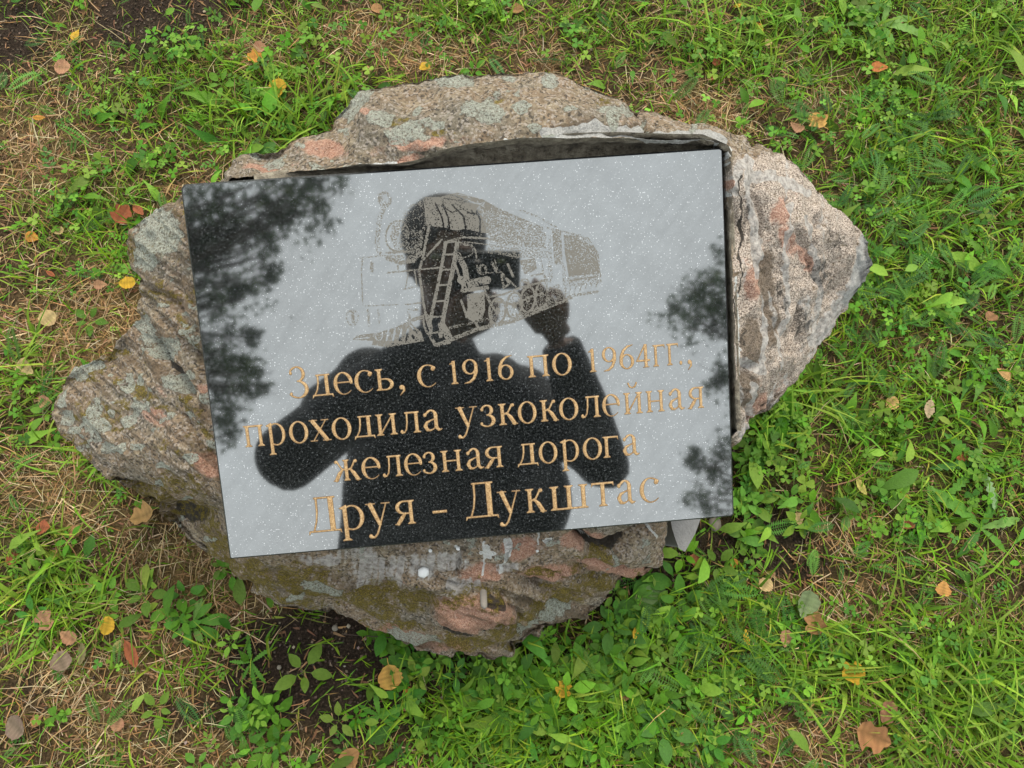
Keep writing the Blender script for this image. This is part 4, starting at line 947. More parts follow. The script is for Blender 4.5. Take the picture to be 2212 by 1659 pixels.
SPR = comb([(rotz(leaf_t([(0, .01), (.3, .2), (.6, .24), (1, 0)], .2, .2)[0], R(a), (0, y_, .0), .42), leaf_t([(0, .01), (.3, .2), (.6, .24), (1, 0)], .2, .2)[1]) for a, y_ in ((60, .1), (-65, .18), (55, .42), (-58, .5), (40, .75), (-45, .82), (0, 1.0))])
def yarrow():
    V = [(-.012, 0, 0), (.012, 0, 0), (.006, 1, 0), (-.006, 1, 0)]; F = [(0, 1, 2), (0, 2, 3)]
    for i in range(15):
        y = .12 + i * .06; w = .17 * math.sin(math.pi * min(1, (.12 + i * .062))) ** .7 + .03
        for s in (-1, 1):
            k = len(V); V += [(0, y, 0), (s * w * .55, y + .035 + .012, .02), (s * w, y + .05, .035), (s * w * .6, y + .004, .02)]; F += [(k, k+1, k+2), (k, k+2, k+3)]
            k = len(V); V += [(s * w * .35, y + .02, .01), (s * w * .5, y + .075, .03), (s * w * .62, y + .03, .02)]; F += [(k, k+1, k+2)]
    V = np.array(V, float); V[:, 2] += -.25 * (V[:, 1] - .4) ** 2 + .04
    return V, np.array(F)
YAR = yarrow()
WEED = [(.066, .185, .009), (.09, .225, .013), (.13, .27, .025), (.055, .165, .020), (.18, .30, .035)]
zBL = lambda x, y: np.clip(zone(x, y, [(1150,1480,200,90,1),(1250,1560,340,110,.85),(900,1430,70,60,.9),(1400,1380,120,90,.8),(1640,940,60,80,.9),(1610,1080,50,90,.9),(400,1330,60,45,.45),(470,1400,80,50,.25),(300,1290,60,60,.2),(560,1560,60,60,.6),(620,1640,160,40,.5),(1550,1250,80,50,.6),(860,1380,50,50,.9),(520,1230,60,40,.3),(1720,1080,60,60,.3),(120,1200,90,60,.2),(850,1500,60,60,.2)]) + .008, 0, 1)
zYA = lambda x, y: np.clip(zone(x, y, [(1560,1350,130,90,1),(1650,1450,150,90,.8),(1850,700,120,160,.6),(1950,500,150,150,.6),(1850,300,200,120,.5),(2100,700,100,150,.6),(1560,1560,200,70,.6),(1900,1180,150,80,.4),(1700,820,60,60,.4),(350,560,80,50,.3)]) + .03, 0, 1)
zCL = lambda x, y: np.clip(.06 + .6 * zones(x, y)[0] - .4 * zones(x, y)[2] + .7 * zone(x, y, [(1750,960,90,60,1),(1720,700,90,80,.8),(1850,820,120,80,.7),(300,520,60,40,1),(370,360,50,40,1),(620,90,60,50,.6),(100,1330,50,40,.8),(2080,1460,60,40,.8),(1000,30,120,40,.8),(1260,50,100,40,.7),(1550,860,60,60,.4)]), 0, 1) * (vn(np.stack([x, y, 0 * x], -1) * 13, 17) > .05)
C1 = inst(scatter(330, 1.1, zBL), ROS[0], ROS[1], .019, WEED, .22, .006, .014)
PLT = leaf_t([(0, .02), (.2, .07), (.45, .17), (.7, .20), (.88, .11), (1, 0)], .2, .6)
C2 = merge(inst(scatter(230, 1.1, zBL), OV[0], OV[1], .022, WEED, .35, .008, .014), inst(scatter(420, 1.1, zBL), PLT[0], PLT[1], .029, WEED, .35, .010, .016))
C3 = inst(scatter(900, 1.1, lambda x, y: np.clip(.05 + .6 * zones(x, y)[0] + zBL(x, y) - .4 * zones(x, y)[2], 0, 1)), SPR[0], SPR[1], .018, WEED, .3, .006, .012)
C4 = inst(scatter(2600, 1.2, zCL), CLO[0], CLO[1], .0075, WEED, .28, .012, .018)
C5 = inst(scatter(750, 1.2, zYA), YAR[0], YAR[1], .042, [(.06,.17,.02),(.09,.21,.035),(.05,.14,.03)], .3, .008, .016)
C6 = inst(scatter(900, 1.2, lambda x, y: np.clip(.15 + .6 * zones(x, y)[0] - .5 * zones(x, y)[2] - .5 * zones(x, y)[1], .01, 1)), SPL[0], SPL[1], .04, WEED, .35, .006, .02)
C7 = inst(scatter(7000, 4.0, lambda x, y: .5 + 0 * x, hole=1.15), OV[0], OV[1], .035, WEED, .35, .01, .03)
wv, wf, wc = merge(C1, C2, C3, C4, C5, C6, C7)
wd_ob = link('small_weeds', npmesh('small_weeds', wv, wf, wc), M_GREEN); tag(wd_ob, kind='stuff')
# crumbs of soil and grit
GRT = np.array([(1,0,0),(0,1,0),(-1,0,0),(0,-1,0),(0,0,.8)], float); GRF = np.array([(0,1,4),(1,2,4),(2,3,4),(3,0,4)])
D1 = inst(scatter(14000, 1.1, lambda x, y: np.clip(.1 + zones(x, y)[2], 0, 1)), GRT, GRF, .0018, [(.03,.02,.014),(.06,.042,.03),(.015,.011,.008),(.10,.075,.055)], .5, 0, .002)
D2 = inst(scatter(260, 1.1, lambda x, y: np.clip(.15 + zones(x, y)[2], 0, 1)), GRT, GRF, .0028, [(.22,.18,.13),(.16,.12,.08),(.28,.24,.2)], .5, 0, .003)
so_ob = link('soil_crumbs', npmesh('soil_crumbs', *merge(D1, D2)), mat_leafy('crumb_soil', 0, .95)); tag(so_ob, kind='stuff')

# ------------------------------------------------------------------ broad-leaved plants one can tell apart
def toothed(n=9, lob=.5, wmax=.15):
    prof = []
    for i in range(n * 2 + 1):
        y = i / (n * 2); w = wmax * (math.sin(math.pi * min(1, y ** .8 * .97 + .03)) ** .7) * (1 if i % 2 else 1 - lob) * (.35 + .75 * y)
        prof.append((y, max(w, .012)))
    prof[-1] = (1, .0); return leaf_t(prof, .25, .45)
def leafobj(name, tv, tf, par, L, az, tilt, col, base=(0, 0, .004)):
    v = rotz(tv, az, base, L, tilt); me = npmesh(name, v, tf, np.repeat(np.array(col)[None], len(v), 0) * (1 + .05 * RS.randn(len(v), 1)))
    o = link(name, me, M_GREEN, par); return o
DAN = toothed(); DAN2 = toothed(7, .25, .17); PLA = leaf_t([(0, .02), (.12, .05), (.3, .17), (.5, .26), (.7, .25), (.88, .14), (1, 0)], .15, .5)
def plant(u, v, label, cat, kind, leaves, group=None):
    p = at(u, v, .0); p[2] = float(gz(p[:1], p[1:2])[0])
    e = tag(empty({'dandelion': 'dandelion_plant', 'plantain': 'broadleaf_plant'}[cat], p), label, cat, group)
    for (du, dv, L, tilt, col) in leaves:
        q_ = at(u + du, v + dv, 0.01); az = math.atan2(q_[1] - p[1], q_[0] - p[0]) - math.pi / 2
        L_ = L if L else float(np.hypot(q_[0] - p[0], q_[1] - p[1])) * 1.05
        tv, tf = kind if not callable(kind) else kind()
        leafobj('leaf', tv, tf, e, L_, az + .0, tilt, col)
    return e
g1, g2, g3, g4 = (.065, .19, .018), (.095, .24, .028), (.15, .29, .06), (.05, .15, .022)
plant(1640, 945, 'toothed dandelion rosette at the right side of the boulder beside the plaque edge', 'dandelion', DAN, [(-40,60,0,.25,g2),(10,75,0,.2,g1),(55,20,0,.2,g2),(70,-25,0,.2,g3),(-30,110,0,.35,g2),(60,80,0,.15,g4),(-50,10,0,.3,g1)])
plant(2110, 1000, 'large dandelion with long pale underside leaf at the right edge of the picture', 'dandelion', DAN, [(-70,-65,0,.25,g1),(-60,70,0,.2,g2),(10,-70,0,.2,g3),(40,95,0,.25,(.22,.34,.16)),(70,20,0,.2,g1),(-90,10,0,.2,g4)])
plant(2120, 1140, 'dandelion with a broad toothed leaf pointing left in the lower right grass', 'dandelion', DAN2, [(-105,-85,0,.2,g2),(40,-75,0,.2,g1),(60,50,0,.2,g2),(-40,60,0,.2,g4),(90,-20,0,.2,g3)])
plant(1900, 60, 'pale green rosette of long leaves at the top right of the lawn', 'dandelion', DAN2, [(-70,-5,0,.25,g3),(-50,-50,0,.3,g3),(20,-60,0,.25,g3),(75,-20,0,.2,g3),(30,50,0,.2,g2),(-30,45,0,.2,g2),(95,20,0,.2,g3)])
plant(1365, 1290, 'smooth broad leaved plant beside the lower right foot of the boulder', 'plantain', PLA, [(30,-40,0,.3,g1),(45,-25,0,.35,g2),(10,60,0,.2,g1),(-15,35,0,.25,g1),(60,30,0,.2,g2),(75,-10,0,.2,(.13,.22,.07))])
plant(1380, 1250, 'small oval leaf pair tucked against the right end of the lower rock face', 'plantain', PLA, [(35,-5,0,.35,g2),(70,10,0,.3,g1),(20,30,0,.3,g1),(-10,20,0,.2,g4)])
plant(1270, 1455, 'large leafy plant with oval leaves among the weeds below the boulder tip', 'plantain', PLA, [(-60,-20,0,.3,g2),(-20,-60,0,.3,g1),(30,-35,0,.25,g2),(60,10,0,.2,g1),(10,45,0,.2,g2),(-50,30,0,.2,g4),(80,-30,0,.25,g1)])
plant(880, 1440, 'bright leafy plant growing against the bottom left of the boulder tip', 'plantain', PLA, [(-40,-20,0,.3,g2),(-10,-50,0,.35,g1),(45,15,0,.2,g3),(40,-30,0,.3,g2),(-20,50,0,.2,g1),(60,-5,0,.2,g2),(10,30,0,.3,g1)])
plant(1110, 1590, 'weed with pointed oval leaves in the bottom centre of the lawn', 'plantain', PLA, [(-60,-20,0,.25,g2),(30,-45,0,.3,g1),(50,10,0,.2,g2),(-30,35,0,.2,g1),(0,50,0,.2,g2)])
plant(545, 1625, 'narrow leaved weed standing in dry grass at the lower left of centre', 'plantain', DAN2, [(-30,-50,0,.3,g1),(40,-20,0,.25,g2),(30,40,0,.2,g2),(-50,10,0,.2,g1)])
plant(545, 1430, 'jagged weed rosette on bare soil left of the boulder tip', 'dandelion', DAN, [(-50,0,0,.25,g2),(-10,-60,0,.3,g1),(40,-30,0,.3,g2),(25,45,0,.2,g2),(-25,40,0,.2,g1),(5,60,0,.2,g1)])
plant(420, 1345, 'low pale green rosette in the lawn left of the lower boulder edge', 'plantain', SPL, [(-70,-15,0,.15,g2),(-40,25,0,.2,g3),(35,-40,0,.3,g2),(15,-50,0,.3,g3),(70,-10,0,.2,g2),(50,30,0,.2,g1),(-20,50,0,.2,g2),(15,40,0,.3,g3)])
plant(820, 1545, 'spidery long leaved weed on the dark soil under the boulder', 'dandelion', DAN2, [(-45,-20,0,.25,g1),(-10,-55,0,.3,g2),(50,-15,0,.25,g2),(40,30,0,.2,g1),(-30,55,0,.2,g2),(-70,30,0,.2,g1)])
plant(1830, 1110, 'two rounded leaves on a stalk right of the plaque corner', 'plantain', PLA, [(5,-30,0,.3,g2),(0,35,0,.2,g3)])
plant(1560, 1300, 'young leafy weed right of the bare soil under the plaque corner', 'plantain', PLA, [(-20,-45,0,.3,g3),(-30,20,0,.2,g2),(25,30,0,.2,g1),(30,-25,0,.2,g3)])

# ------------------------------------------------------------------ fallen leaves, each its own thing
def birch(seed, kind='birch'):
    r = random.Random(seed); V = []; F = []; n = 12; curl = r.uniform(.1, .9) * (1.8 if kind == 'lobed' else 1); fold = r.uniform(-.45, .55); tw = r.uniform(-1, 1)
    rows = []
    for i in range(n + 1):
        y = i / n
        w = {'birch': .46 * math.sin(math.pi * y ** .72) ** .8 * (1 - .30 * y), 'round': .48 * math.sin(math.pi * y) ** .55, 'long': .22 * math.sin(math.pi * y ** .9) ** .8,
             'lobed': .40 * math.sin(math.pi * y ** .8) ** .6 * (1 + .28 * math.sin(i * 1.1 + seed))}[kind]
        w += (.018 if i % 2 else -.012) * (w > .05); w = max(w, .004)
        wl, wr_ = w * r.uniform(.88, 1.08), w * r.uniform(.88, 1.08)
        for f in (-1, -.5, 0, .5, 1):
            x = f * (wl if f < 0 else wr_); z = abs(f) * w * fold * .8 + curl * .35 * (abs(x) ** 2) * 2 + curl * .35 * (y - .5) ** 2 + tw * x * (y - .5) * .6 + r.uniform(-.008, .008)
            V.append((x, y - .5, z))
    for i in range(n):
        for j in range(4): a = i * 5 + j; F.append((a, a + 1, a + 6, a + 5))
    k = len(V); V += [(-.012, -.5, V[2][2]), (.012, -.5, V[2][2]), (.03, -.78, V[2][2] + .05), (.012, -.78, V[2][2] + .05)]; F.append((k, k+1, k+2, k+3))
    me = pymesh('fallen_leaf', V, F); ca = me.color_attributes.new('Col', 'FLOAT_COLOR', 'POINT'); return me, ca, V
YEL, ORA, TAN, CRM, RED, PNK, BRN, OLV, GRY = (.62, .40, .035), (.60, .29, .05), (.44, .25, .10), (.60, .47, .21), (.34, .11, .045), (.46, .26, .14), (.34, .19, .09), (.20, .18, .08), (.26, .20, .14)
LV = [(153,62,26,YEL,'birch',30,'small yellow leaf in the grass near the top left corner'),(165,74,18,TAN,'round',100,'small tan leaf just under a yellow leaf near the top left corner'),
(553,127,32,ORA,'lobed',80,'orange yellow crumpled leaf in the dry patch at upper left'),(603,197,42,YEL,'birch',185,'upright yellow oval leaf above the upper left of the boulder'),
(560,102,28,PNK,'round',60,'pinkish brown round leaf in the dry patch at upper left'),(915,138,26,YEL,'birch',230,'small bright yellow leaf above the top of the boulder'),
(763,250,30,CRM,'lobed',120,'pale curled leaf in grass left of the boulder top'),(812,280,32,TAN,'birch',190,'tan leaf leaning against the upper left edge of the boulder'),
(742,325,30,ORA,'lobed',80,'orange leaf at the upper left rim of the boulder'),(565,352,26,RED,'round',40,'small reddish leaf above the plaque top left corner'),
(135,145,34,PNK,'round',95,'pinkish oval leaf near the top left corner of the lawn'),(78,248,24,ORA,'long',80,'thin orange leaf at the left edge of the upper lawn'),
(265,462,44,RED,'lobed',30,'rust red curled leaf in the lawn left of the plaque'),(300,455,38,RED,'long',135,'narrow rust red leaf touching a curled one left of the plaque'),
(60,505,30,ORA,'birch',110,'orange leaf at the left edge level with the plaque top'),(118,492,22,CRM,'round',60,'small cream leaf at the left edge level with the plaque top'),
(493,430,28,PNK,'round',20,'pink brown leaf beside the plaque top left corner'),(410,478,26,TAN,'round',70,'tan rounded leaf left of the plaque upper corner'),
(277,612,32,YEL,'round',75,'yellow round leaf close to the left side of the boulder'),(102,686,36,CRM,'round',50,'pale yellow leaf in the dry grass at left'),
(213,612,26,PNK,'birch',85,'pink tan leaf left of the boulder among dry grass'),(55,795,44,CRM,'birch',120,'large cream leaf at the left edge of the lawn'),
(100,868,34,PNK,'birch',95,'faded orange leaf left of the boulder tip'),(100,585,22,RED,'long',120,'small dark red leaf at the left of the lawn'),
(312,1115,52,(.52,.33,.12),'lobed',250,'tan leaf with a hole lying against the lower left of the boulder'),(97,1140,36,RED,'birch',95,'reddish leaf in the lower left lawn'),
(158,1148,30,TAN,'round',30,'dull tan leaf beside a red one in the lower left lawn'),(20,1207,28,RED,'round',70,'dull red leaf at the left edge of the lower lawn'),
(234,1351,38,YEL,'round',10,'bright yellow spotted leaf in the lower left lawn'),(256,1395,34,(.40,.38,.12),'long',215,'thin yellow green leaf below the bright yellow spotted leaf'),
(98,1340,44,PNK,'lobed',150,'rusty crumpled leaf left of the bright yellow leaf'),(148,1375,36,PNK,'birch',300,'pinkish torn leaf between two brown leaves at lower left'),
(286,1412,60,RED,'long',150,'long dark red folded leaf in the lower left lawn'),(135,1428,42,GRY,'round',150,'grey brown oval leaf at the lower left'),
(176,1412,46,OLV,'long',165,'olive brown narrow leaf next to a grey oval leaf'),(33,1570,52,GRY,'round',120,'large grey tan leaf at the bottom left corner'),
(65,1562,24,TAN,'round',20,'small pale brown leaf beside the large grey leaf in the bottom left corner'),(248,1567,28,PNK,'round',10,'dull pink round leaf near the bottom left'),
(371,1325,18,ORA,'birch',80,'tiny orange leaf among pale green weeds at lower left'),(842,1463,52,(.62,.38,.09),'round',170,'large golden round leaf on the dark soil below the boulder'),
(877,1497,22,ORA,'birch',190,'small orange leaf under the large golden leaf'),(758,1640,50,TAN,'birch',160,'tan leaf at the bottom edge left of centre'),
(1218,1489,38,YEL,'lobed',20,'yellow leaf with red brown edge on the weeds below the boulder'),(1373,1365,32,YEL,'long',20,'narrow yellow leaf in weeds right of the boulder tip'),
(1350,1505,32,TAN,'birch',200,'pale brown leaf right of the yellow leaf with red edge'),(1480,1597,32,TAN,'birch',210,'tan leaf near a grey pebble at the bottom right of centre'),
(1502,1210,26,(.45,.18,.08),'birch',175,'rust orange leaf on the soil below the plaque right corner'),(1590,1217,22,ORA,'round',30,'small orange leaf on a green weed below the plaque right corner'),
(1733,1120,28,CRM,'birch',170,'cream yellow leaf on bare soil right of the plaque corner'),(1657,1263,32,CRM,'round',40,'pale beige leaf in the dry grass lower right of the plaque'),
(1742,1305,60,(.22,.30,.14),'birch',200,'large pale green fallen birch leaf at lower right'),(1765,1345,48,TAN,'lobed',20,'crumpled tan leaf under the large pale green leaf'),
(1613,1378,34,YEL,'long',5,'small yellow leaf in grass at lower right'),(1700,1380,36,PNK,'birch',200,'pink brown leaf left of the crumpled tan leaf at lower right'),
(1848,1455,50,YEL,'lobed',70,'bright yellow spotted leaf in the long grass at lower right'),(1920,1540,50,(.42,.22,.12),'round',30,'large brown spotted oval leaf at the lower right'),
(1888,1590,68,(.42,.22,.09),'lobed',110,'big curled orange brown leaf at the bottom right'),(2043,1270,36,(.60,.32,.09),'birch',20,'golden orange leaf with veins in the lower right lawn'),
(1968,1132,30,(.36,.15,.06),'birch',240,'rust brown leaf in the lawn at right'),(1958,1068,28,YEL,'long',120,'thin yellow leaf right of the plaque corner'),
(1862,1050,40,(.50,.45,.12),'long',150,'narrow pale yellow leaf right of the plaque corner'),(2168,807,36,(.58,.36,.14),'birch',300,'tan folded leaf at the right edge of the lawn'),
(1930,868,30,(.66,.46,.16),'round',40,'bright golden curled leaf in the right lawn'),(2008,884,46,(.42,.33,.20),'long',200,'beige twisted leaf in the right lawn'),
(2090,985,28,(.45,.17,.06),'birch',260,'rust leaf on the large dandelion at right'),(2150,680,26,BRN,'round',60,'brown leaf at the right edge above the dandelions'),
(1765,262,44,(.60,.36,.10),'lobed',330,'orange curled leaf in the lawn at upper right of the boulder'),(1722,272,32,PNK,'birch',310,'pink brown leaf left of the orange curled leaf at upper right'),
(1898,148,34,(.48,.18,.05),'birch',105,'rust orange leaf in the upper right lawn'),(1645,48,28,ORA,'long',150,'small orange leaf near the top right of centre'),
(1664,85,16,CRM,'round',60,'tiny pale leaf near the top right of centre'),(1598,5,24,YEL,'long',60,'yellow leaf at the very top edge right of centre'),
(1540,156,18,(.5,.16,.05),'round',30,'small red orange leaf above the right shoulder of the boulder'),(1552,124,18,RED,'round',100,'tiny red leaf above the right shoulder of the boulder'),
(1027,70,22,CRM,'birch',10,'small cream leaf above the boulder top'),(905,100,22,BRN,'long',160,'thin brown leaf in the dry patch above the boulder'),
(812,12,24,TAN,'round',80,'tan leaf at the top edge left of centre'),(1120,5,28,TAN,'birch',100,'tan leaf at the top edge centre')]
for i, (u, v, sz_, c, kd, ang, lab) in enumerate(LV):
    p = at(u, v, .018); L_ = sz_ * float(np.linalg.norm(at(u + 1, v, .018) - p)) * 1.05
    me, ca, Vv = birch(100 + i, kd); Va_ = np.array(Vv)
    ed = np.clip(np.abs(Va_[:, 0]) * 2.2, 0, 1)[:, None]; mot = (.5 + .5 * fbm(Va_ * 5 + i * 3.1, 2, 400))[:, None]
    cc_ = np.array(c)[None] * (1 - .35 * mot * ed) * (1 + .08 * RS.randn(len(Va_), 1)); rowi = np.arange(len(Va_)); cc_ *= np.where((rowi % 5 == 2) & (rowi < 65), .62, 1.0)[:, None] * np.where((rowi // 5) % 2 == 0, .88, 1.04)[:, None]; cc_[:, 1] *= (1 - .2 * ed[:, 0] * mot[:, 0])
    ca.data.foreach_set('color', np.concatenate([cc_, np.ones((len(cc_), 1))], 1).astype(np.float32).ravel())
    o = link('fallen_leaf', me, M_FALLEN)
    o.scale = (L_, L_, L_); o.location = (p[0], p[1], float(gz(p[:1], p[1:2])[0]) + .011 + (.010 if sz_ > 30 else .0))
    o.rotation_euler = (random.uniform(-.3, .3), random.uniform(-.35, .35), R(-ang))
    tag(o, lab, 'leaf', 'fallen leaves scattered over the lawn')
# pebbles and twigs
M_PEB = mat_plain('pebble', (.17, .15, .12), .8, 200, .3)
for i, (u, v, w, h, lab, c) in enumerate([(1756,1184,0,0,'','')][:0] + [(1547,1290 - 160,15,17,'olive brown oval pebble on the soil beside the plaque right corner',0),(1494,1612,18,15,'grey rounded pebble near the bottom right of centre',0),(1165,1372,14,16,'small tan stone at the foot of the boulder right of its tip',0),(722,1357,7,7,'tiny white pebble on the dark soil under the boulder',0),(602,1442,5,5,'tiny pale grit stone on the soil at lower left',0)]):
    p = at(u, v, .006); s1 = float(np.linalg.norm(at(u + 1, v, 0) - p)) * .62 if 0 else .00076 * .9
    o = link('pebble', lump_mesh('pebble', (w * s1, h * s1, min(w, h) * s1 * .6), i + 3, 10, 12, .2), M_PEB, loc=(p[0], p[1], float(gz(p[:1], p[1:2])[0]) + .004)); tag(o, lab, 'pebble')
def twig(pts, r, lab, col):
    P = [np.array([*at(a, b, .012)[:2], h]) for a, b, h in pts]; V = []; F = []
    for k, p in enumerate(P):
        d = P[min(k+1, len(P)-1)] - P[max(k-1, 0)]; d /= np.linalg.norm(d); s = np.cross(d, [0, 0, 1]); s /= np.linalg.norm(s); w = np.cross(s, d)
        for j in range(5): a = 6.283 * j / 5; V.append(p + (s * math.cos(a) + w * math.sin(a)) * r * (1 - .5 * k / len(P)))
    for k in range(len(P) - 1):
        for j in range(5): F.append((k*5+j, k*5+(j+1)%5, (k+1)*5+(j+1)%5, (k+1)*5+j))
    tag(link('twig', pymesh('twig', V, F), mat_plain('twig_bark', col, .8, 200)), lab, 'twig')
twig([(1790,1052,.016),(1835,1040,.02),(1868,1022,.022),(1898,990,.02)], .0012, 'thin reddish twig in the grass right of the plaque', (.20, .10, .05))
twig([(800,1350,.014),(850,1368,.018),(900,1385,.016)], .0012, 'pale straw stem on the soil below the boulder', (.40, .31, .2))
twig([(740,1370,.012),(830,1376,.014),(915,1386,.012)], .0007, 'dark thin stem on the soil below the boulder', (.05, .03, .02))
twig([(2050,1265,.014),(2090,1290,.018),(2120,1318,.016)], .0010, 'dark thin twig beside the golden orange leaf', (.05, .04, .035))

# ------------------------------------------------------------------ trees whose crowns the slab mirrors
M_BARK = mat_plain('bark', (.10, .085, .07), .9, 9, .5, .02)
M_CROWN = mat_leafy('tree_leaf', .25, .5)
LEAFQ = np.array([(0, -.5, 0), (.3, 0, .05), (0, .55, 0), (-.3, 0, .05)]); LEAFF = np.array([(0, 1, 2), (0, 2, 3)])
def limb(P0, P1, r0, r1, bend=.2, n=7, m=8):
    P0 = np.array(P0, float); P1 = np.array(P1, float); L_ = np.linalg.norm(P1 - P0); V = []; F = []; off = RS.randn(3) * bend * L_ * .3
    for k in range(n + 1):
        f = k / n; c = P0 * (1 - f) + P1 * f + off * math.sin(math.pi * f) + RS.randn(3) * .006 * L_; r = r0 + (r1 - r0) * f
        d = (P1 - P0) / L_; s = np.cross(d, [.3, 1, .2]); s /= np.linalg.norm(s); w = np.cross(s, d)
        for j in range(m): a = 6.283 * j / m; V.append(c + (s * math.cos(a) + w * math.sin(a)) * r)
    for k in range(n):
        for j in range(m): F.append((k*m+j, k*m+(j+1)%m, (k+1)*m+(j+1)%m, (k+1)*m+j))
    return np.array(V), np.array(F)
def tree(base, top, clumps, label, leaf=.062, dens=.56):
    base = np.array(base, float); top = np.array(top, float)
    e = tag(empty('birch_tree', base), label, 'tree'); 
    parts = [limb(base - [0, 0, .2], base + (top - base) * .5, .17, .12, .06, 10, 12), limb(base + (top - base) * .5, top, .12, .03, .1, 8)]
    for (c, r, nl) in clumps:
        c = np.array(c); f = min(.92, max(.3, (c[2] - .8 - base[2]) / (top[2] - base[2]))); parts.append(limb(base + (top - base) * f, c, .045, .010, .25, 6, 6))
        for q_ in range(4): parts.append(limb(c - (c - base - (top - base) * f) * .3, c + RS.randn(3) * r * .7, .012, .003, .3, 4, 4))
    V, F = comb(parts)
    link('trunk', npmesh('trunk', V, F), M_BARK, e).matrix_parent_inverse = Matrix.Translation(-Vector(base))
    P = []
    for (c, r, nl) in clumps:
        k = max(3, int(nl / 75)); sub = np.array(c) + RS.randn(k, 3) * r * np.array([.55, .55, .45])
        for s_ in sub: P.append(s_ + RS.randn(int(55 * dens), 3) * r * .30)
    P = np.concatenate(P); n = len(P)
    q_ = RS.randn(n, 4); q_ /= np.linalg.norm(q_, axis=1)[:, None]; w, x, y, z = q_.T
    Rm = np.stack([1-2*(y*y+z*z), 2*(x*y-z*w), 2*(x*z+y*w), 2*(x*y+z*w), 1-2*(x*x+z*z), 2*(y*z-x*w), 2*(x*z-y*w), 2*(y*z+x*w), 1-2*(x*x+y*y)], 1).reshape(n, 3, 3)
    v = np.einsum('nij,kj->nki', Rm, LEAFQ) * (leaf * RS.uniform(.6, 1.3, n))[:, None, None] + P[:, None]
    F = (LEAFF[None] + (np.arange(n) * 4)[:, None, None]).reshape(-1, 3)
    C = np.repeat(tint(n, [(.035, .085, .012), (.055, .11, .02), (.03, .07, .02)])[:, None], 4, 1).reshape(-1, 3).clip(.002, 1)
    cr = link('crown', npmesh('crown', v.reshape(-1, 3), F, C), M_CROWN, e); cr.matrix_parent_inverse = Matrix.Translation(-Vector(base))
    return e
def MP(u, v, z): return mirror_pt(float(u), float(v), float(z))
CLA = []
for (u, v, r, nl) in [(420,410,.45,700),(440,480,.40,600),(420,560,.42,700),(470,440,.25,160),(500,470,.22,110),(540,400,.3,350),(580,420,.28,300),(640,400,.24,260),(680,410,.20,200),(655,450,.16,120),(505,560,.26,230),(520,520,.22,110),(560,570,.14,60),(590,550,.10,30),(490,620,.24,260),(450,640,.3,350),(530,640,.12,40),
     (440,720,.32,420),(490,740,.24,260),(520,790,.24,260),(470,800,.3,380),(560,800,.16,110),(520,850,.22,220),(580,830,.12,50),(480,880,.24,220),(500,940,.18,110),(475,900,.2,150),(430,680,.3,350),(545,720,.08,20),(620,470,.1,40),(700,385,.14,80)]:
    z = 5.4 + RS.uniform(-.5, .9); CLA.append((MP(u, v, z), r * z / 5.6 * .95, nl))
for k in range(44):
    a = RS.uniform(0, 6.28); rr = RS.uniform(.3, 1.9); CLA.append((np.array([-4.3 + rr * math.cos(a), -2.6 + 1.3 * rr * math.sin(a), RS.uniform(4.0, 8.6)]), .55, 420))
tree((-4.0, -2.4, 0), (-4.1, -2.6, 8.6), CLA, 'tall leafy tree left of the stone mirrored along the left side of the plaque')
CLB = []
for (u, v, r, nl) in [(1550,600,.18,160),(1575,560,.16,110),(1530,640,.26,500),(1560,650,.28,600),(1500,650,.16,160),(1490,680,.14,110),(1575,690,.24,400),(1550,820,.13,130),(1580,800,.16,200),(1570,950,.16,200),(1580,990,.2,300),(1520,1010,.14,130),(1545,1030,.16,170),(1500,990,.08,50),
     (1510,1095,.16,200),(1550,1100,.2,260),(1590,1090,.25,350),(1620,1000,.3,500),(1640,900,.3,500),(1640,700,.35,700),(1625,620,.3,500)]:
    z = 5.6 + RS.uniform(-.4, .5); CLB.append((MP(u, v, z), r, nl))
for k in range(40):
    a = RS.uniform(0, 6.28); rr = RS.uniform(.3, 1.6); CLB.append((np.array([5.6 + rr * math.cos(a), -3.9 + 1.2 * rr * math.sin(a), RS.uniform(4.2, 8.4)]), .55, 400))
tree((5.4, -3.8, 0), (5.5, -3.9, 8.4), CLB, 'leafy tree right of the stone mirrored at the right edge of the plaque')

# ------------------------------------------------------------------ the person with the camera, seen mirrored in the slab
PER = tag(empty('person', (0, -.95, 0)), 'person in dark jacket bending over the stone with both elbows out, mirrored in the plaque', 'person')
def tube_chain(bm_v, bm_f, pts, rad, m=12, flat=None, caps=True):
    P = [np.array(p, float) for p in pts]; o = len(bm_v)
    prev = None
    for k, p in enumerate(P):
        d = P[min(k+1, len(P)-1)] - P[max(k-1, 0)]; d /= np.linalg.norm(d)
        if prev is None: s = np.cross(d, [0, 0.3, 1.]) if abs(d[2]) < .9 else np.cross(d, [0, 1, 0.])
        else: s = prev - d * (prev @ d)
        s /= np.linalg.norm(s); prev = s; w = np.cross(d, s); r = rad[k]; rx, ry = (r, r) if np.isscalar(r) else r
        for j in range(m): a = 6.283185 * j / m; bm_v.append(tuple(p + s * math.cos(a) * rx + w * math.sin(a) * ry))
    for k in range(len(P) - 1):
        for j in range(m): bm_f.append((o+k*m+j, o+k*m+(j+1)%m, o+(k+1)*m+(j+1)%m, o+(k+1)*m+j))
    if caps: bm_f.append(tuple(o + j for j in range(m))[::-1]); bm_f.append(tuple(o + (len(P)-1)*m + j for j in range(m)))
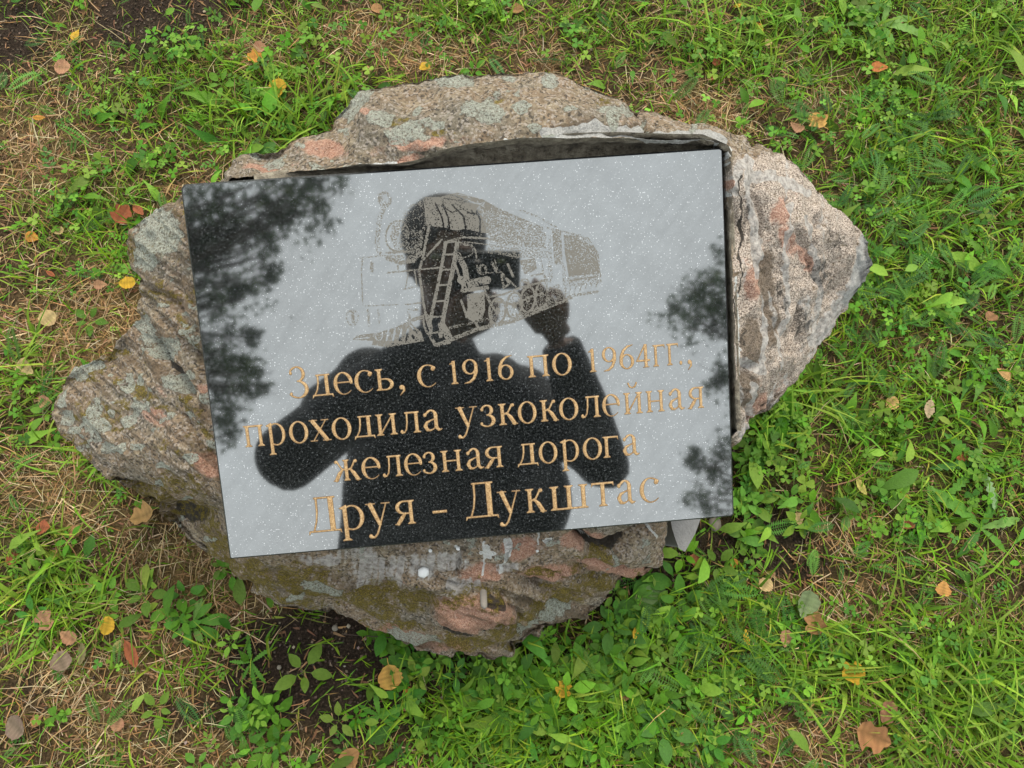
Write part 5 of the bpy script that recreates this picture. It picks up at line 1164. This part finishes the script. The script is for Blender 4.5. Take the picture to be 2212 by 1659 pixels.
def ball(bv, bf, c, r, rot=None, n=10, m=14):
    o = len(bv); r = np.array((r, r, r) if np.isscalar(r) else r, float); M_ = np.eye(3) if rot is None else np.array(rot)
    for i in range(1, n):
        th = math.pi * i / n
        for j in range(m): ph = 2*math.pi*j/m; bv.append(tuple(np.array(c) + M_ @ (np.array([math.sin(th)*math.cos(ph), math.sin(th)*math.sin(ph), math.cos(th)]) * r)))
    t0 = len(bv); bv.append(tuple(np.array(c) + M_ @ np.array([0, 0, r[2]]))); bv.append(tuple(np.array(c) - M_ @ np.array([0, 0, r[2]])))
    for i in range(n - 2):
        for j in range(m): bf.append((o+i*m+j, o+(i+1)*m+j, o+(i+1)*m+(j+1)%m, o+i*m+(j+1)%m))
    for j in range(m): bf.append((t0, o+j, o+(j+1)%m)); bf.append((t0+1, o+(n-2)*m+(j+1)%m, o+(n-2)*m+j))
def solid(name, bv, bf, mat, vox=.007, smooth=4, par=PER):
    o = link(name, pymesh(name, bv, bf), mat); o.parent = par; o.matrix_parent_inverse = Matrix.Translation(-par.location)
    m1 = o.modifiers.new('weld', 'REMESH'); m1.mode = 'VOXEL'; m1.voxel_size = vox; m1.use_smooth_shade = True
    m2 = o.modifiers.new('soften', 'SMOOTH'); m2.iterations = smooth; m2.factor = .5
    return o
M_SKIN = mat_plain('skin', (.24, .13, .09), .5, 40, .08); M_JACK = mat_plain('dark_jacket', (.018, .02, .026), .8, 300, .3, .001); M_TROU = mat_plain('dark_trousers', (.025, .03, .045), .85, 300, .3, .001)
M_HAIR = mat_plain('dark_hair', (.02, .013, .009), .6, 400, .4, .001); M_SHOE = mat_plain('black_shoe', (.02, .02, .022), .5, 100); M_CAMB = mat_plain('camera_body', (.012, .012, .013), .4, 300, .2, .0003)
hd = np.array([-.020, -.248, 1.325])              # head centre; the face looks down at the slab
face = np.array([.10, .28, -.95]); face /= np.linalg.norm(face)         # gaze direction
up = np.array([0.0, .96, .28]); up -= face * (up @ face); up /= np.linalg.norm(up)   # crown direction
rt = np.cross(face, up)
HM = np.stack([rt, face, up], 1)                   # local x = right, y = face, z = crown
def hl(x, y, z): return hd + HM @ np.array([x, y, z])
bv, bf = [], []
ball(bv, bf, hl(0, -.01, .035), (.078, .098, .088), HM); ball(bv, bf, hl(0, .025, -.045), (.060, .068, .075), HM); ball(bv, bf, hl(0, .075, -.098), (.022, .018, .018), HM)
tube_chain(bv, bf, [hl(0, .083, .02), hl(0, .100, -.012), hl(0, .112, -.03), hl(0, .095, -.038)], [.008, .011, .014, .010], 8)
for s in (-1, 1):
    ball(bv, bf, hl(s * .080, -.005, -.01), (.010, .020, .032), HM); ball(bv, bf, hl(s * .045, .062, -.025), (.025, .02, .022), HM); ball(bv, bf, hl(s * .03, .086, .028), (.024, .010, .008), HM)
ball(bv, bf, hl(0, .086, -.066), (.024, .010, .006), HM); ball(bv, bf, hl(0, .084, -.076), (.020, .010, .006), HM)
neck0 = hl(0, -.03, -.08); neck1 = np.array([-.03, -.50, 1.32])
tube_chain(bv, bf, [hl(0, -.03, -.03), neck0, (neck0 + neck1) / 2, neck1], [.055, .055, .056, .065], 14)
chest = np.array([-.04, -.66, 1.29]); waist = np.array([-.03, -.83, 1.14]); hips = np.array([-.02, -.94, .97])
tube_chain(bv, bf, [neck1, chest, (chest + waist) / 2, waist, hips, hips + [0, 0, -.06]], [(.10, .07), (.15, .10), (.15, .105), (.135, .095), (.15, .11), (.13, .1)], 18)
shL, shR = np.array([-.205, -.545, 1.30]), np.array([.165, -.60, 1.30]); elL, elR = np.array([-.375, -.635, 1.12]), np.array([.335, -.655, 1.10]); wrL, wrR = np.array([-.012, -.352, 1.172]), np.array([.228, -.375, 1.155])
for sh, el, wr in ((shL, elL, wrL), (shR, elR, wrR)):
    tube_chain(bv, bf, [sh * .6 + chest * .4, sh, sh * .5 + el * .5, el, el * .45 + wr * .55, wr], [.06, .052, .046, .042, .040, .034], 12)
for s in (-1, 1):
    kn = np.array([s * .12, -.90, .50]); an = np.array([s * .13, -.98, .09])
    tube_chain(bv, bf, [hips + [s * .08, 0, -.02], hips * .5 + kn * .5 + [s * .03, 0, 0], kn, kn * .5 + an * .5 + [0, -.02, 0], an, an + [0, .01, -.05]], [.085, .075, .052, .05, .035, .035], 12)
    tube_chain(bv, bf, [an + [0, -.03, -.06], an + [0, .06, -.065], an + [0, .15, -.07]], [.03, .032, .025], 10)
def hand(wr, fwd, palm, side, curl=.9):            # palm plus four fingers and a thumb closing on the camera
    fwd = np.array(fwd, float); fwd /= np.linalg.norm(fwd); palm = np.array(palm, float); palm -= fwd * (palm @ fwd); palm /= np.linalg.norm(palm); sd_ = np.cross(fwd, palm) * side
    c = np.array(wr); tube_chain(bv, bf, [c, c + fwd * .03, c + fwd * .075], [(.026, .018), (.036, .015), (.038, .013)], 12) if 0 else None
    for k in range(7):
        y = k / 6 * .075; ball(bv, bf, c + fwd * y + sd_ * 0, .016, None, 6, 8); ball(bv, bf, c + fwd * y + sd_ * .016, .015, None, 6, 8); ball(bv, bf, c + fwd * y - sd_ * .016, .015, None, 6, 8)
        if k > 2: ball(bv, bf, c + fwd * y + sd_ * .03, .012, None, 6, 8); ball(bv, bf, c + fwd * y - sd_ * .03, .011, None, 6, 8)
    for i, (x, L_, r) in enumerate([(.031, .070, .0085), (.0105, .078, .009), (-.0105, .073, .0085), (-.031, .058, .0075)]):
        p = c + fwd * .075 + sd_ * x; pts = [p - fwd * .012]; a = .15 + .05 * i; dirv = fwd
        for seg in (.45, .32, .23):
            pts.append(pts[-1] + (fwd * math.cos(a) + palm * math.sin(a)) * L_ * seg * 1.15); a += curl * .75
        tube_chain(bv, bf, pts, [r * 1.05, r, r * .92, r * .75], 8)
    p = c + fwd * .02 + sd_ * .028; tube_chain(bv, bf, [p, p + sd_ * .022 + fwd * .022 + palm * .008, p + sd_ * .026 + fwd * .048 + palm * .024, p + sd_ * .014 + fwd * .062 + palm * .036], [.014, .012, .0105, .008], 8)
hand(wrR + np.array([-.005, .02, .004]), (-.62, .78, .12), (-.25, .05, .95), 1, .9)
hand(wrL, (.88, .46, .12), (.1, -.05, .95), -1, .9)
solid('body', bv, bf, M_SKIN, .0045, 3)
bv, bf = [], []; ball(bv, bf, hl(0, -.022, .048), (.099, .104, .099), HM, 14, 20); ball(bv, bf, hl(0, -.055, -.02), (.080, .060, .07), HM)
for s in (-1, 1): ball(bv, bf, hl(s * .068, -.01, .02), (.02, .045, .045), HM)
h_ = solid('hair', bv, bf, M_HAIR, .006, 2)
bv, bf = [], []
for s in (-1, 1): ball(bv, bf, hl(s * .03, .0885, .014), (.013, .008, .008), HM, 8, 10)
solid('eyes', bv, bf, mat_plain('eye', (.5, .5, .5), .2, 50, .02), .0022, 1)
bv, bf = [], []
tube_chain(bv, bf, [neck1 + (neck0 - neck1) * .35, neck1, chest, (chest + waist) / 2, waist, hips + [0, .02, .06], hips + [0, 0, -.08]], [(.07, .065), (.10, .08), (.21, .125), (.24, .14), (.25, .14), (.27, .15), (.27, .15)], 22)
for sh, el, wr, k_ in ((shL, elL, wrL, 1.22), (shR, elR, wrR, 1.0)):
    ball(bv, bf, sh, (.085, .08, .08))
    tube_chain(bv, bf, [sh * .5 + chest * .5, sh, sh * .5 + el * .5, el + (el - sh) * .06, el * .5 + wr * .5, wr * 1.0], [.10, .078, (.068 * k_), .064 * k_, .060 * k_, .045], 14); ball(bv, bf, el, .064 * k_)
    ball(bv, bf, (sh * .55 + waist * .2 + chest * .25), .10)
ball(bv, bf, (.095, -.575, 1.31), .085); ball(bv, bf, (-.13, -.56, 1.31), .085); ball(bv, bf, (.20, -.80, 1.15), (.085, .12, .12))
jk = solid('jacket', bv, bf, M_JACK, .010, 3)
bv, bf = [], []
for s in (-1, 1):
    kn = np.array([s * .12, -.90, .50]); an = np.array([s * .13, -.98, .09])
    tube_chain(bv, bf, [hips + [s * .07, 0, .02], hips * .5 + kn * .5 + [s * .03, 0, 0], kn, kn * .5 + an * .5 + [0, -.02, 0], an + [0, 0, .01]], [.115, .098, .075, .068, .06], 14)
ball(bv, bf, hips, (.165, .13, .12)); solid('trousers', bv, bf, M_TROU, .010, 3)
for s in (-1, 1):
    bv, bf = [], []; an = np.array([s * .13, -.98, .09])
    tube_chain(bv, bf, [an + [0, -.055, -.05], an + [0, -.01, -.045], an + [0, .08, -.055], an + [0, .17, -.065], an + [0, .19, -.068]], [(.035, .038), (.042, .045), (.045, .034), (.04, .026), (.02, .016)], 14)
    solid('shoe', bv, bf, M_SHOE, .006, 2)
# compact camera, its lens just behind the taking point
vd = np.array([0, SP, -CP]); uu = np.array([0, CP, SP]); rr_ = np.array([1., 0, 0])
CM = Matrix(((1, 0, 0, CAM[0] - vd[0] * .004), (0, uu[1], -vd[1], CAM[1] - vd[1] * .004), (0, uu[2], -vd[2], CAM[2] - vd[2] * .004), (0, 0, 0, 1)))
ce = tag(empty('compact_camera'), 'small black camera held in front of the face above the plaque', 'camera'); ce.matrix_world = CM
def boxm(name, x0, x1, y0, y1, z0, z1, mat, bev=.005):
    V = [(x, y, z) for z in (z0, z1) for y in (y0, y1) for x in (x0, x1)]; F = [(0, 2, 3, 1), (4, 5, 7, 6), (0, 1, 5, 4), (2, 6, 7, 3), (0, 4, 6, 2), (1, 3, 7, 5)]
    o = link(name, pymesh(name, V, F, False), mat, ce); b = o.modifiers.new('bevel', 'BEVEL'); b.width = bev; b.segments = 3; return o
boxm('camera_body', -.045, .095, -.040, .042, .022, .048, M_CAMB)
V = []; F = []; m_ = 28
for rr2, z in [(.026, .024), (.026, .010), (.024, .008), (.024, .0035), (.019, .002), (.018, .005), (.008, .008)]:
    V += [(rr2 * math.cos(6.2832 * j / m_), rr2 * math.sin(6.2832 * j / m_), z) for j in range(m_)]
for k in range(6):
    for j in range(m_): F.append((k*m_+j, k*m_+(j+1)%m_, (k+1)*m_+(j+1)%m_, (k+1)*m_+j))
F.append(tuple(6*m_+j for j in range(m_)))
link('lens', pymesh('lens', V, F), mat_plain('lens_barrel', (.02, .02, .022), .3, 100, .1, .0001), ce)
boxm('shutter_button', .048, .060, .033, .037, .030, .042, M_CAMB, .001); boxm('flash', .045, .062, .018, .027, .0205, .0225, M_WHITE, .0005)
